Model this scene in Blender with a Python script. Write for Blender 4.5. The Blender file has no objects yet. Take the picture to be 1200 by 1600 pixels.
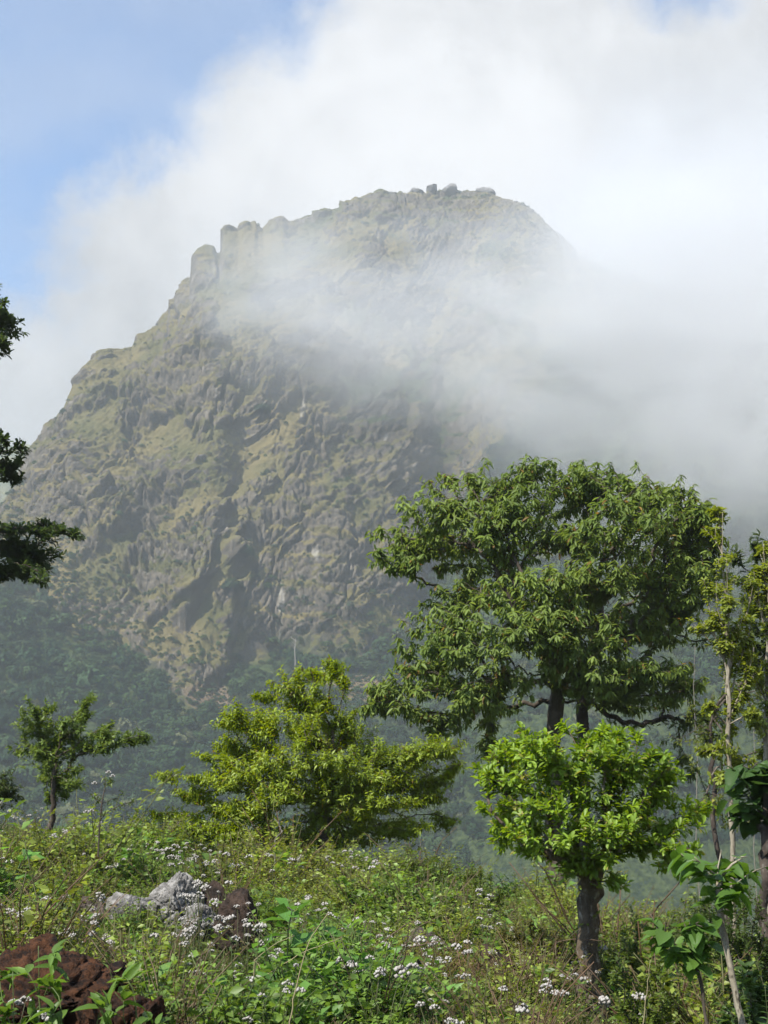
import bpy, math
import numpy as np
from mathutils import Vector, Matrix

R = math.radians
scene = bpy.context.scene
col = scene.collection

# ------------------------------------------------------------------ camera
EYE = 2.2
PITCH = R(14.0)
FPX = 800 / math.tan(R(22))
cam = bpy.data.cameras.new('camera')
cam.sensor_fit = 'VERTICAL'
cam.sensor_height = 24
cam.lens = 12 / math.tan(R(22))
cam.clip_start = 0.1
cam.clip_end = 60000
cam_ob = bpy.data.objects.new('camera', cam)
cam_ob.location = (0, 0, EYE)
cam_ob.rotation_euler = (R(90) + PITCH, 0, 0)
col.objects.link(cam_ob)
scene.camera = cam_ob
CT, ST = math.cos(PITCH), math.sin(PITCH)

# ------------------------------------------------------------------ sun, sky, exposure
SUN_EL, SUN_AZ = R(50), R(-136)          # azimuth from +Y towards +X: upper left, behind the camera
sun = bpy.data.lights.new('sun', 'SUN')
sun.energy = 4.2
sun.angle = R(0.6)
sun.color = (1.0, 0.95, 0.86)
sun_ob = bpy.data.objects.new('sun', sun)
sdir = Vector((math.sin(SUN_AZ) * math.cos(SUN_EL), math.cos(SUN_AZ) * math.cos(SUN_EL), math.sin(SUN_EL)))
sun_ob.rotation_euler = sdir.to_track_quat('Z', 'Y').to_euler()
sun_ob.location = (-40, -60, 90)
col.objects.link(sun_ob)

scene.view_settings.view_transform = 'Standard'
scene.view_settings.look = 'None'
scene.view_settings.exposure = 1.1
scene.view_settings.gamma = 1.0
cy = scene.cycles
cy.use_denoising = True
cy.denoising_input_passes = 'RGB'     # guide passes blur the far crags seen through haze
cy.max_bounces = 6
cy.diffuse_bounces = 3
cy.glossy_bounces = 2
cy.transmission_bounces = 3
cy.transparent_max_bounces = 8
cy.volume_bounces = 3
cy.volume_step_rate = 0.7
cy.volume_max_steps = 128
cy.caustics_reflective = False
cy.caustics_refractive = False


class NT:
    """small helper round a node tree"""
    def __init__(self, tree):
        self.t = tree
        tree.nodes.clear()

    def n(self, kind, **kw):
        nd = self.t.nodes.new(kind)
        for k, v in kw.items():
            setattr(nd, k, v)
        return nd

    def l(self, a, b):
        self.t.links.new(a, b)

    def set(self, sock, v):
        if isinstance(v, bpy.types.NodeSocket):
            self.l(v, sock)
        else:
            sock.default_value = v

    def math(self, op, a, b=0.0, c=0.0, clamp=False):
        nd = self.n('ShaderNodeMath', operation=op, use_clamp=clamp)
        self.set(nd.inputs[0], a)
        self.set(nd.inputs[1], b)
        self.set(nd.inputs[2], c)
        return nd.outputs[0]

    def ramp(self, v, lo, hi, a=0.0, b=1.0):
        nd = self.n('ShaderNodeMapRange', interpolation_type='SMOOTHSTEP')
        self.set(nd.inputs['Value'], v)
        for nm, val in (('From Min', lo), ('From Max', hi), ('To Min', a), ('To Max', b)):
            nd.inputs[nm].default_value = val
        return nd.outputs['Result']

    def mix(self, f, a, b):
        nd = self.n('ShaderNodeMix', data_type='RGBA')
        self.set(nd.inputs['Factor'], f)
        self.set(nd.inputs[6], a if isinstance(a, bpy.types.NodeSocket) else (*a, 1.0))
        self.set(nd.inputs[7], b if isinstance(b, bpy.types.NodeSocket) else (*b, 1.0))
        return nd.outputs[2]

    def noise(self, vec, scale, detail=4.0, rough=0.5, dist=0.0):
        nd = self.n('ShaderNodeTexNoise')
        if vec is not None:
            self.l(vec, nd.inputs['Vector'])
        nd.inputs['Scale'].default_value = scale
        nd.inputs['Detail'].default_value = detail
        nd.inputs['Roughness'].default_value = rough
        nd.inputs['Distortion'].default_value = dist
        return nd.outputs['Fac']

    def attr(self, name, out='Color'):
        nd = self.n('ShaderNodeAttribute')
        nd.attribute_name = name
        return nd.outputs[out]


world = bpy.data.worlds.new('World')
scene.world = world
world.use_nodes = True
world.cycles.sampling_method = 'NONE'     # smooth overcast sky: the sun lamp takes every light sample
w = NT(world.node_tree)
sky = w.n('ShaderNodeTexSky', sky_type='NISHITA', sun_disc=False)
sky.sun_elevation = SUN_EL
sky.sun_rotation = SUN_AZ
sky.air_density = 1.0
sky.dust_density = 0.8
sky.altitude = 300
tc = w.n('ShaderNodeTexCoord')
sep = w.n('ShaderNodeSeparateXYZ')
w.l(tc.outputs['Generated'], sep.inputs[0])
X, Y, Z = sep.outputs
# billowing cloud cover with one clear gap to the upper left of the peak
warp = w.noise(tc.outputs['Generated'], 3.2, 6.0, 0.55, 0.3)
fine = w.noise(tc.outputs['Generated'], 9.0, 7.0, 0.6, 0.2)
yc = w.math('MAXIMUM', Y, 0.15)
ta, tb = w.math('DIVIDE', X, yc), w.math('DIVIDE', Z, yc)


def line_dist(p0, p1):
    """signed distance of a sky direction from the plane through two directions"""
    (a0, b0), (a1, b1) = p0, p1
    L = math.hypot(a1 - a0, b1 - b0)
    na, nb = (b0 - b1) / L, (a1 - a0) / L
    return w.math('ADD', w.math('MULTIPLY_ADD', ta, na, w.math('MULTIPLY', tb, nb)), -(na * a0 + nb * b0))


d1 = line_dist((-0.2655, 0.510), (-0.023, 0.722))
d2 = line_dist((-0.42, 0.385), (-0.20, 0.400))
d3 = w.math('MULTIPLY', w.math('ADD', ta, 0.258), -1.0)
gap = w.math('MINIMUM', w.math('MAXIMUM', d1, d3), d2)
# a second small rift up to the right
qa, qb = w.math('SUBTRACT', ta, 0.27), w.math('SUBTRACT', tb, 0.745)
rift = w.math('SUBTRACT', 0.050, w.math('SQRT', w.math('ADD', w.math('MULTIPLY', qa, qa), w.math('MULTIPLY', qb, qb))))
gap = w.math('MAXIMUM', gap, rift)
puff = w.noise(tc.outputs['Generated'], 22.0, 6.0, 0.6, 0.3)
gap = w.math('ADD', gap, w.math('MULTIPLY', w.math('SUBTRACT', warp, 0.5), 0.12))
gap = w.math('ADD', gap, w.math('MULTIPLY', w.math('SUBTRACT', fine, 0.5), 0.13))
gap = w.math('ADD', gap, w.math('MULTIPLY', w.math('SUBTRACT', puff, 0.5), 0.06))
clear = w.ramp(gap, -0.020, 0.050)
thin = w.noise(tc.outputs['Generated'], 4.3, 5.0, 0.5, 0.5)
clear = w.math('MULTIPLY', clear, w.ramp(thin, 0.40, 0.72, 1.0, 0.72))
cloud_l = w.math('MULTIPLY_ADD', w.noise(tc.outputs['Generated'], 3.4, 8.0, 0.62, 0.6), 0.75, w.math('MULTIPLY', puff, 0.25))
bright = w.ramp(cloud_l, 0.33, 0.64, 1.85, 2.7)
dt = w.n('ShaderNodeVectorMath', operation='DOT_PRODUCT')
w.l(tc.outputs['Generated'], dt.inputs[0])
dt.inputs[1].default_value = Vector((0.060, 0.80, 0.60)).normalized()[:]
bright = w.math('ADD', bright, w.ramp(w.math('ADD', dt.outputs['Value'], w.math('MULTIPLY', w.math('SUBTRACT', warp, 0.5), 0.05)), 0.955, 1.0, 0.0, 0.75))
bnode = w.n('ShaderNodeVectorMath', operation='SCALE')
bnode.inputs[0].default_value = (0.985, 0.985, 1.0)
w.l(bright, bnode.inputs['Scale'])
hsv = w.n('ShaderNodeHueSaturation')
hsv.inputs['Saturation'].default_value = 1.22
hsv.inputs['Value'].default_value = 0.86
w.l(sky.outputs[0], hsv.inputs['Color'])
skyc = w.mix(clear, bnode.outputs[0], hsv.outputs[0])
bg = w.n('ShaderNodeBackground')
bg.inputs['Strength'].default_value = 0.13
w.l(skyc, bg.inputs['Color'])
wo = w.n('ShaderNodeOutputWorld')
w.l(bg.outputs[0], wo.inputs[0])

# ------------------------------------------------------------------ numpy helpers
rng = np.random.default_rng(7)


def P(px, py, yy):
    """photograph pixel + distance along the ground -> world point"""
    px, py, yy = np.broadcast_arrays(np.asarray(px, float), np.asarray(py, float), np.asarray(yy, float))
    dx, dy = (px - 600) / FPX, (800 - py) / FPX
    t = yy / (CT - dy * ST)
    return np.stack([dx * t, yy + 0 * t, EYE + (ST + dy * CT) * t], -1)


def pix(p):
    p = np.asarray(p, float)
    x, y, z = p[..., 0], p[..., 1], p[..., 2] - EYE
    d = y * CT + z * ST
    u = -y * ST + z * CT
    return 600 + FPX * x / d, 800 - FPX * u / d


_G = np.array([[1, 1, 0], [-1, 1, 0], [1, -1, 0], [-1, -1, 0], [1, 0, 1], [-1, 0, 1], [1, 0, -1], [-1, 0, -1],
               [0, 1, 1], [0, -1, 1], [0, 1, -1], [0, -1, -1], [1, 1, 0], [-1, 1, 0], [0, -1, 1], [0, -1, -1]], np.float32)


def perlin(x, y, z, seed=0):
    x, y, z = np.broadcast_arrays(x, y, z)
    xi, yi, zi = (np.floor(a).astype(np.int64) for a in (x, y, z))
    fx, fy, fz = ((a - b).astype(np.float32) for a, b in ((x, xi), (y, yi), (z, zi)))
    u, v, q = (a * a * a * (a * (a * 6 - 15) + 10) for a in (fx, fy, fz))
    out = np.zeros(x.shape, np.float32)
    for i in (0, 1):
        for j in (0, 1):
            for k in (0, 1):
                h = ((xi + i) * 374761393 + (yi + j) * 668265263 + (zi + k) * 1274126177 + seed * 974634777) & 0xffffffff
                h = ((h ^ (h >> 13)) * 1274126177) & 0xffffffff
                g = _G[((h ^ (h >> 16)) >> 4) & 15]
                d = g[..., 0] * (fx - i) + g[..., 1] * (fy - j) + g[..., 2] * (fz - k)
                out += d * (u if i else 1 - u) * (v if j else 1 - v) * (q if k else 1 - q)
    return out


def fbm(x, y, z, octv=4, seed=0, gain=0.5, ridged=False):
    a, s, tot, f = 1.0, 0.0, 0.0, 1.0
    for o in range(octv):
        n = perlin(x * f, y * f, z * f, seed + o * 17)
        if ridged:
            n = 1 - 2 * np.abs(n) * 1.4
        s = s + a * n
        tot += a
        a *= gain
        f *= 2.03
    return s / tot


def cells(x, y, z, seed=0):
    """a random value per Worley cell, and the distance to the cell wall"""
    x, y, z = (np.asarray(a, np.float32) for a in np.broadcast_arrays(x, y, z))
    xi, yi, zi = (np.floor(a).astype(np.int64) for a in (x, y, z))
    f1 = np.full(x.shape, 9.0, np.float32)
    f2 = f1.copy()
    val = np.zeros(x.shape, np.float32)
    for i in (-1, 0, 1):
        for j in (-1, 0, 1):
            for k in (-1, 0, 1):
                cx, cy_, cz = xi + i, yi + j, zi + k
                h = (cx * 374761393 + cy_ * 668265263 + cz * 1274126177 + seed * 974634777) & 0xffffffff
                h = ((h ^ (h >> 13)) * 1274126177) & 0xffffffff
                h = h ^ (h >> 16)
                d = (cx + (h & 1023) / 1023.0 - x) ** 2 + (cy_ + ((h >> 10) & 1023) / 1023.0 - y) ** 2 + (cz + ((h >> 20) & 1023) / 1023.0 - z) ** 2
                d = np.sqrt(d).astype(np.float32)
                nearer = d < f1
                f2 = np.where(nearer, f1, np.minimum(f2, d))
                val = np.where(nearer, ((h >> 5) & 1023) / 1023.0, val)
                f1 = np.minimum(f1, d)
    return val, f2 - f1


def sstep(a, b, x):
    t = np.clip((x - a) / (b - a), 0, 1)
    return t * t * (3 - 2 * t)


def mesh_np(name, V, F, attrs=None, smooth=False):
    """V (n,3), F (m,k) with k the same for all faces"""
    V = np.ascontiguousarray(V, np.float32)
    F = np.ascontiguousarray(F, np.int32)
    me = bpy.data.meshes.new(name)
    me.vertices.add(len(V))
    me.vertices.foreach_set('co', V.ravel())
    m, k = F.shape
    me.loops.add(m * k)
    me.loops.foreach_set('vertex_index', F.ravel())
    me.polygons.add(m)
    me.polygons.foreach_set('loop_start', np.arange(0, m * k, k, dtype=np.int32))
    me.polygons.foreach_set('loop_total', np.full(m, k, np.int32))
    if smooth:
        me.polygons.foreach_set('use_smooth', np.ones(m, bool))
    for nm, a in (attrs or {}).items():
        a = np.asarray(a, np.float32)
        if a.ndim == 1:
            at = me.attributes.new(nm, 'FLOAT', 'POINT')
            at.data.foreach_set('value', a)
        else:
            at = me.attributes.new(nm, 'FLOAT_COLOR', 'POINT')
            if a.shape[1] == 3:
                a = np.concatenate([a, np.ones((len(a), 1), np.float32)], 1)
            at.data.foreach_set('color', np.ascontiguousarray(a).ravel())
    me.update(calc_edges=True)
    return me


def link(name, me, m=None, parent=None, **props):
    o = bpy.data.objects.new(name, me)
    col.objects.link(o)
    if m is not None and me is not None and not me.materials:
        me.materials.append(m)
    if parent is not None:
        o.parent = parent
    for k, v in props.items():
        o[k] = v
    return o


def empty(name, loc, label, cat, group=None):
    o = bpy.data.objects.new(name, None)
    o.empty_display_size = 0.2
    o.location = loc
    col.objects.link(o)
    o['label'] = label
    o['category'] = cat
    if group:
        o['group'] = group
    return o


def grid_faces(nr, nc):
    i = np.arange(nr * nc).reshape(nr, nc)
    return np.stack([i[:-1, :-1], i[:-1, 1:], i[1:, 1:], i[1:, :-1]], -1).reshape(-1, 4)


def unit(v):
    return v / np.maximum(np.linalg.norm(v, axis=-1, keepdims=True), 1e-9)


# ------------------------------------------------------------------ materials
def mat(name):
    m = bpy.data.materials.new(name)
    m.use_nodes = True
    return m, NT(m.node_tree)


def leaf_material(name, trans=0.35, rough=0.45, spec=0.35):
    m, t = mat(name)
    c = t.attr('tint')
    p = t.n('ShaderNodeBsdfPrincipled')
    t.l(c, p.inputs['Base Color'])
    p.inputs['Roughness'].default_value = rough
    p.inputs['Specular IOR Level'].default_value = spec
    tr = t.n('ShaderNodeBsdfTranslucent')
    hs = t.n('ShaderNodeHueSaturation')
    hs.inputs['Hue'].default_value = 0.485
    hs.inputs['Saturation'].default_value = 1.1
    hs.inputs['Value'].default_value = 1.5
    t.l(c, hs.inputs['Color'])
    t.l(hs.outputs[0], tr.inputs['Color'])
    mx = t.n('ShaderNodeMixShader')
    mx.inputs[0].default_value = trans
    t.l(p.outputs[0], mx.inputs[1])
    t.l(tr.outputs[0], mx.inputs[2])
    o = t.n('ShaderNodeOutputMaterial')
    t.l(mx.outputs[0], o.inputs['Surface'])
    return m


def solid_material(name, a, b, scale, rough=0.85, bump=0.4, bscale=None, c=None, detail=6, stretch=None, bdist=0.02):
    m, t = mat(name)
    tc = t.n('ShaderNodeTexCoord')
    vec = tc.outputs['Object']
    if stretch:
        mp = t.n('ShaderNodeMapping')
        mp.inputs['Scale'].default_value = stretch
        t.l(vec, mp.inputs[0])
        vec = mp.outputs[0]
    n1 = t.noise(vec, scale, detail, 0.6)
    cc = t.mix(t.ramp(n1, 0.32, 0.68), a, b)
    if c:
        n2 = t.noise(vec, scale * 2.7, 5, 0.6)
        cc = t.mix(t.ramp(n2, 0.55, 0.66), cc, c)
    p = t.n('ShaderNodeBsdfPrincipled')
    t.l(cc, p.inputs['Base Color'])
    p.inputs['Roughness'].default_value = rough
    p.inputs['Specular IOR Level'].default_value = 0.2
    bp = t.n('ShaderNodeBump')
    bp.inputs['Strength'].default_value = bump
    bp.inputs['Distance'].default_value = bdist
    t.l(t.noise(vec, bscale or scale * 3, 8, 0.65), bp.inputs['Height'])
    t.l(bp.outputs[0], p.inputs['Normal'])
    o = t.n('ShaderNodeOutputMaterial')
    t.l(p.outputs[0], o.inputs['Surface'])
    return m


M_LEAF = leaf_material('leaf_green', 0.42)
M_LEAF_DARK = leaf_material('leaf_glossy', 0.45, 0.5, 0.25)
M_FAR = leaf_material('leaf_far', 0.15, 0.7, 0.1)
M_BARK = solid_material('bark_brown', (0.032, 0.025, 0.019), (0.085, 0.070, 0.055), 6, 0.9, 0.8, 18, stretch=(1, 1, 0.25))
M_BARK_DARK = solid_material('bark_dark', (0.025, 0.02, 0.017), (0.07, 0.055, 0.045), 7, 0.9, 0.9, 20, c=(0.13, 0.12, 0.10), stretch=(1, 1, 0.35))
M_BARK_PALE = solid_material('bark_pale', (0.13, 0.11, 0.08), (0.28, 0.25, 0.19), 9, 0.85, 0.5, 24, c=(0.06, 0.05, 0.035), stretch=(1, 1, 0.4))
M_BARK_MOTTLED = solid_material('bark_mottled', (0.038, 0.030, 0.021), (0.11, 0.085, 0.060), 8, 0.9, 1.0, 22, c=(0.20, 0.18, 0.15), stretch=(1, 1, 0.4))
M_ROCK = solid_material('limestone', (0.075, 0.072, 0.068), (0.27, 0.26, 0.245), 7, 0.95, 1.0, 20, c=(0.10, 0.098, 0.09), bdist=0.04)
M_LAVA = solid_material('red_earth', (0.010, 0.007, 0.006), (0.085, 0.036, 0.016), 9, 0.97, 1.0, 30, c=(0.012, 0.009, 0.008), bdist=0.05)
M_BROWNROCK = solid_material('brown_rock', (0.035, 0.028, 0.024), (0.13, 0.10, 0.085), 6, 0.95, 1.0, 18, c=(0.20, 0.19, 0.17), bdist=0.05)
M_DARKROCK = solid_material('dark_rock', (0.015, 0.012, 0.010), (0.06, 0.04, 0.03), 5, 0.95, 1.0, 16, bdist=0.05)
M_SUMMIT = solid_material('summit_rock', (0.09, 0.085, 0.08), (0.18, 0.17, 0.16), 0.25, 0.95, 1.0, 0.9, bdist=0.6)

m, t = mat('blossom_white')
p = t.n('ShaderNodeBsdfPrincipled')
t.l(t.attr('tint'), p.inputs['Base Color'])
p.inputs['Roughness'].default_value = 0.9
t.l(p.outputs[0], t.n('ShaderNodeOutputMaterial').inputs['Surface'])
M_BLOSSOM = m

m, t = mat('dry_stem')
p = t.n('ShaderNodeBsdfPrincipled')
t.l(t.attr('tint'), p.inputs['Base Color'])
p.inputs['Roughness'].default_value = 0.85
t.l(p.outputs[0], t.n('ShaderNodeOutputMaterial').inputs['Surface'])
M_STEM = m
M_LEAF_STEM = solid_material('green_stem', (0.06, 0.09, 0.03), (0.10, 0.13, 0.04), 20, 0.6, 0.1)

# ------------------------------------------------------------------ ground (one sheet from the meadow to the horizon)


def ground_z(x, y):
    x, y = np.asarray(x, float), np.asarray(y, float)
    g = 0.95 * sstep(10, 29, y) - 0.115 * np.clip(x, -30, 30) * sstep(0, 20, y)
    g = g + 0.10 * perlin(x * 0.35, y * 0.35, 0.3 + 0 * x, 3) + 0.05 * perlin(x * 1.1, y * 1.1, 0.7 + 0 * x, 5)
    g = g - 0.085 * np.clip(x - 0.6, 0, 20) * sstep(9, 19, y)
    right = np.clip(x, 0, 20)
    crest = 31 - 0.75 * right
    over = np.clip(y - crest, 0, None)
    g = g - 0.055 * over - 46 * sstep(30, 260, over) - 0.02 * np.clip(over, 0, 12) ** 1.3
    g = np.maximum(g, -60)
    return g


def build_ground():
    ys = np.concatenate([np.linspace(-30, 4, 18), np.linspace(4.6, 46, 150), np.geomspace(47, 900, 50), np.geomspace(1000, 40000, 20)])
    xs = np.concatenate([-np.geomspace(30000, 20, 30), np.linspace(-19.5, 19.5, 160), np.geomspace(20, 30000, 30)])
    xx, yy = np.meshgrid(xs, ys)
    V = np.stack([xx, yy, ground_z(xx, yy)], -1).reshape(-1, 3)
    m, t = mat('meadow_soil')
    tc = t.n('ShaderNodeTexCoord')
    vec = tc.outputs['Object']
    near = t.mix(t.ramp(t.noise(vec, 1.3, 6), 0.35, 0.65), (0.020, 0.024, 0.010), (0.048, 0.045, 0.020))
    far = t.mix(t.ramp(t.noise(vec, 0.02, 6), 0.35, 0.65), (0.022, 0.035, 0.016), (0.05, 0.06, 0.025))
    sp = t.n('ShaderNodeSeparateXYZ')
    t.l(vec, sp.inputs[0])
    cc = t.mix(t.ramp(sp.outputs[1], 45, 120), near, far)
    p = t.n('ShaderNodeBsdfPrincipled')
    t.l(cc, p.inputs['Base Color'])
    p.inputs['Roughness'].default_value = 1.0
    p.inputs['Specular IOR Level'].default_value = 0.05
    bp = t.n('ShaderNodeBump')
    bp.inputs['Distance'].default_value = 0.1
    t.l(t.noise(vec, 5.0, 8, 0.7), bp.inputs['Height'])
    t.l(bp.outputs[0], p.inputs['Normal'])
    t.l(p.outputs[0], t.n('ShaderNodeOutputMaterial').inputs['Surface'])
    link('ground', mesh_np('ground', V, grid_faces(len(ys), len(xs)), smooth=True), m, kind='structure',
         label='weedy meadow slope dropping into the valley below the mountain', category='ground')


build_ground()

# ------------------------------------------------------------------ mountain
SIL = np.array([(-500, 1180), (-260, 1010), (-120, 905), (-40, 850), (0, 800), (30, 752), (48, 700), (62, 688), (80, 665), (102, 637), (118, 600),
                (135, 574), (150, 557), (168, 549), (190, 546), (208, 543), (216, 527), (232, 519), (248, 508), (256, 490),
                (266, 487), (266.5, 470), (280, 466), (284, 448), (296, 436), (303, 433), (306, 402), (311, 388), (322, 383),
                (334, 386), (339, 397), (347, 396), (349, 361), (358, 356), (372, 360), (380, 350), (398, 347), (402, 355),
                (411, 358), (424, 346), (441, 341), (448, 349), (466, 347), (476, 343), (490, 336), (512, 333), (530, 325),
                (548, 318), (556, 312), (566, 314), (585, 306), (604, 303), (618, 307), (640, 306), (680, 303), (720, 303),
                (760, 306), (785, 316), (812, 322), (838, 336), (860, 356), (900, 395), (950, 425), (1010, 445), (1080, 462),
                (1130, 470), (1200, 500), (1320, 580), (1500, 680), (1750, 860)], float)
FOREST = np.array([(-500, 1000), (-200, 900), (0, 915), (60, 940), (120, 985), (200, 1035), (250, 1075), (290, 1100), (335, 1085), (370, 1040),
                   (430, 1025), (500, 1035), (560, 1030), (640, 985), (700, 860), (760, 700), (820, 640), (900, 560), (1000, 500),
                   (1100, 490), (1200, 520), (1500, 700), (1750, 870)], float)
CREST_Y = np.array([(-500, 860), (0, 930), (200, 1010), (400, 1080), (700, 1150), (900, 1110), (1200, 1000), (1750, 900)], float)


def mountain_base(pxs, s):
    """columns pxs (m,), rows s (n,) in 0..1.25 -> grid of points"""
    sil = np.interp(pxs, SIL[:, 0], SIL[:, 1])
    fl = np.minimum(np.maximum(np.interp(pxs, FOREST[:, 0], FOREST[:, 1]), sil + 60), 1420)
    cyd = np.interp(pxs, CREST_Y[:, 0], CREST_Y[:, 1])
    foot = P(pxs, 1294 + 52 / 560 * FPX * 0 + 184, 560)
    mid = P(pxs, fl, 560 + (cyd - 560) * 0.52 * np.clip((1450 - fl) / 420, 0.35, 1.25))
    top = P(pxs, sil, cyd)
    ker = np.exp(-(np.arange(-60, 61) / 26.0) ** 2)
    sm = np.convolve(np.pad(sil, 60, mode='edge'), ker / ker.sum(), 'valid')
    stop = P(pxs, sm, cyd)
    out = np.zeros((len(s), len(pxs), 3))
    for i, v in enumerate(s):
        if v < 0.4:
            k = v / 0.4
            k2 = k ** 1.0
            out[i] = foot + (mid - foot) * k2
        elif v <= 1:
            k = (v - 0.4) / 0.6
            tp = stop + (top - stop) * float(sstep(0.80, 0.99, k))
            q = mid + (tp - mid) * k
            bulge = math.sin(k * math.pi) * 0.03
            q[:, 1] -= bulge * (top[:, 1] - mid[:, 1])
            q[:, 0] -= bulge * (top[:, 0] - mid[:, 0])
            out[i] = q
        else:
            k = (v - 1) / 0.25
            q = top.copy()
            q[:, 1] += 330 * k
            q[:, 0] *= q[:, 1] / top[:, 1]
            q[:, 2] -= 420 * k ** 1.6
            out[i] = q
    return out


def build_mountain():
    nc, nf = 1300, 850
    pxs = np.linspace(-420, 1640, nc)
    s = np.concatenate([np.linspace(0, 1, nf), np.linspace(1.004, 1.25, 40)])
    B = mountain_base(pxs, s)
    # fold the sharp bend between slope and cliff
    for _ in range(10):
        B[1:-1] = np.where((s[1:-1] < 0.97)[:, None, None], 0.5 * B[1:-1] + 0.25 * (B[:-2] + B[2:]), B[1:-1])
    # coarse normals from a smoothed copy
    S = B.copy()
    for _ in range(30):
        S[:, 1:-1] = 0.5 * S[:, 1:-1] + 0.25 * (S[:, :-2] + S[:, 2:])
    N = unit(np.cross(np.gradient(S, axis=1), np.gradient(S, axis=0)))
    if N[nf // 2, nc // 2, 1] > 0:
        N = -N
    x, y, z = B[..., 0], B[..., 1], B[..., 2]
    ss = s[:, None] + 0 * x
    PX, PY = pix(B)
    fl = np.interp(PX, FOREST[:, 0], FOREST[:, 1])
    wob = 75 * fbm(x / 70, y / 200, z / 70, 4, 91)
    forest = sstep(-28, 22, PY - fl + wob)
    forest = np.maximum(forest, sstep(760, 900, PX + wob * 1.5) * sstep(480, 560, PY + wob))
    rocky = 1 - forest
    wx = 26 * fbm(x / 140, y / 140, z / 140, 3, 11)
    wz = 22 * fbm(x / 130, y / 130, z / 130, 3, 23)
    ux = x + wx - 0.42 * z            # ribs lean to the right as they rise
    uz = z + wz
    amp = 1 - 0.9 * sstep(0.80, 0.985, ss)
    big = fbm(ux / 175, y / 900, uz / 520, 3, 31, 0.5, True)
    med = fbm(ux / 62, y / 420, uz / 150, 3, 41, 0.5, True)
    dg, dn = ux + 10 * fbm(x / 30, y / 60, z / 30, 2, 53), uz
    out = fbm(dg / 30, y / 60, dn / 44, 4, 51, 0.6)
    sml = fbm((x + wx - 0.2 * z) / 17, y / 30, uz / 26, 3, 61, 0.55, True)
    tiny = fbm(x / 6.5, y / 6.5, z / 10, 2, 71, 0.5, True)
    lean = sstep(-0.25, 0.25, perlin(x / 150, y / 300, z / 150, 64))     # the columns lean in some bays and stand upright in others
    wv = 9 * fbm(x / 38, y / 60, z / 45, 3, 65)
    vx = x + wx + wv - (0.03 + 0.26 * lean) * (z - 200)
    flute = np.abs(perlin(vx / 11, y / 40, uz / 48, 66)) * 2     # columns parted by clefts
    flute2 = np.abs(perlin(vx / 5.2, y / 20, uz / 15, 67)) * 2
    knob = fbm(x / 12, y / 12, z / 14, 4, 68, 0.6)
    jx = vx + 2.5 * fbm(x / 6, y / 6, z / 6, 2, 69)
    blk1, wall1 = cells(jx / 11, y / 26, uz / 42, 5)       # jointed blocks and pillars
    blk2, wall2 = cells(jx / 5.2, y / 13, (uz + 0.2 * vx) / 19, 6)
    blk3, wall3 = cells(jx / 2.7, y / 7, uz / 7.5, 7)
    rocky = rocky * (1 - 0.65 * sstep(600, 780, PX + wob) * sstep(330, 420, PY))
    blk0, wall0 = cells((vx + 6 * fbm(x / 20, y / 20, z / 20, 2, 73)) / 34, y / 70, uz / 78, 8)     # broad cliff faces
    gully = np.abs(perlin((vx + 10 * fbm(x / 28, y / 60, z / 50, 3, 74)) / 62, y / 300, uz / 330, 75)) * 2
    rough = 0.60 + 0.65 * sstep(-0.15, 0.25, perlin(x / 80, y / 160, z / 95, 76))   # some faces are sheer, some broken
    out = 0.6 * out + 0.55 * fbm(dg / 62, y / 90, dn / 80, 3, 54)
    crag = sstep(-0.10, 0.06, out)     # where rock stands out of the grass
    step = uz + 7 * fbm(x / 40, y / 40, z / 200, 2, 81)
    saw = (step / 21) % 1.0
    terrace = sstep(0, 0.75, saw) - sstep(0.75, 1.0, saw)
    d = amp * (0.35 + 0.65 * rocky) * (11 * (big - 0.25) + 6 * (med - 0.2))
    d -= amp * rocky * 6.5 * sstep(0.32, 0.0, gully)
    dsoft = d + rocky * (0.35 + 0.65 * amp) * (crag * (1.0 + 2.2 * sml + 3.5 * knob + 3.0 * terrace) + (1 - crag) * (0.6 * tiny + 1.2 * sml))
    VS = B + N * dsoft[..., None]
    d += rocky * (0.35 + 0.65 * amp) * (crag * (1.5 + 3.0 * np.minimum(flute, 0.5) + rough * (1.0 * sml + 2.2 * np.minimum(flute2, 0.5) + 1.0 * knob + 3.6 * blk1 + 2.4 * blk2 + 2.0 * blk3
                                                 - 3.0 * sstep(0.16, 0.0, wall1) - 1.6 * sstep(0.16, 0.0, wall2) - 0.8 * sstep(0.2, 0.0, wall3))
                                                 + 7.0 * blk0 - 3.5 * sstep(0.07, 0.0, wall0) + 1.0 * terrace)
                                        + (1 - crag) * (0.9 * tiny + 1.2 * sml + 1.1 * blk3))
    d += 0.5 * tiny + rocky * crag * 1.0 * fbm(x / 3.2, y / 3.2, z / 4.5, 2, 77, 0.6)
    skirt = sstep(-190, -10, PY - fl) * sstep(760, 640, PX)
    d *= sstep(0.0, 0.1, ss) * (1 - 0.6 * skirt)
    V = B + N * d[..., None]
    Nf = unit(np.cross(np.gradient(VS, axis=1), np.gradient(VS, axis=0)))
    if Nf[nf // 2, nc // 2, 1] > 0:
        Nf = -Nf
    soft = 0.10 * fbm(x / 18, y / 18, z / 18, 3, 101)
    ragged = 0.30 * fbm(x / 5, y / 5, z / 7, 4, 103, 0.7)
    grass = sstep(0.36, 0.62, Nf[..., 2] + soft + ragged + 0.30 * (1 - crag) - 0.06)
    patch = sstep(-0.05, 0.25, fbm(x / 75, y / 75, z / 75, 3, 111))
    green = np.clip(forest + 0.75 * patch * sstep(820, 640, PY) * sstep(420, 620, PX) * grass + 0.35 * patch * grass, 0, 1)
    scar = np.zeros_like(x)
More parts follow.
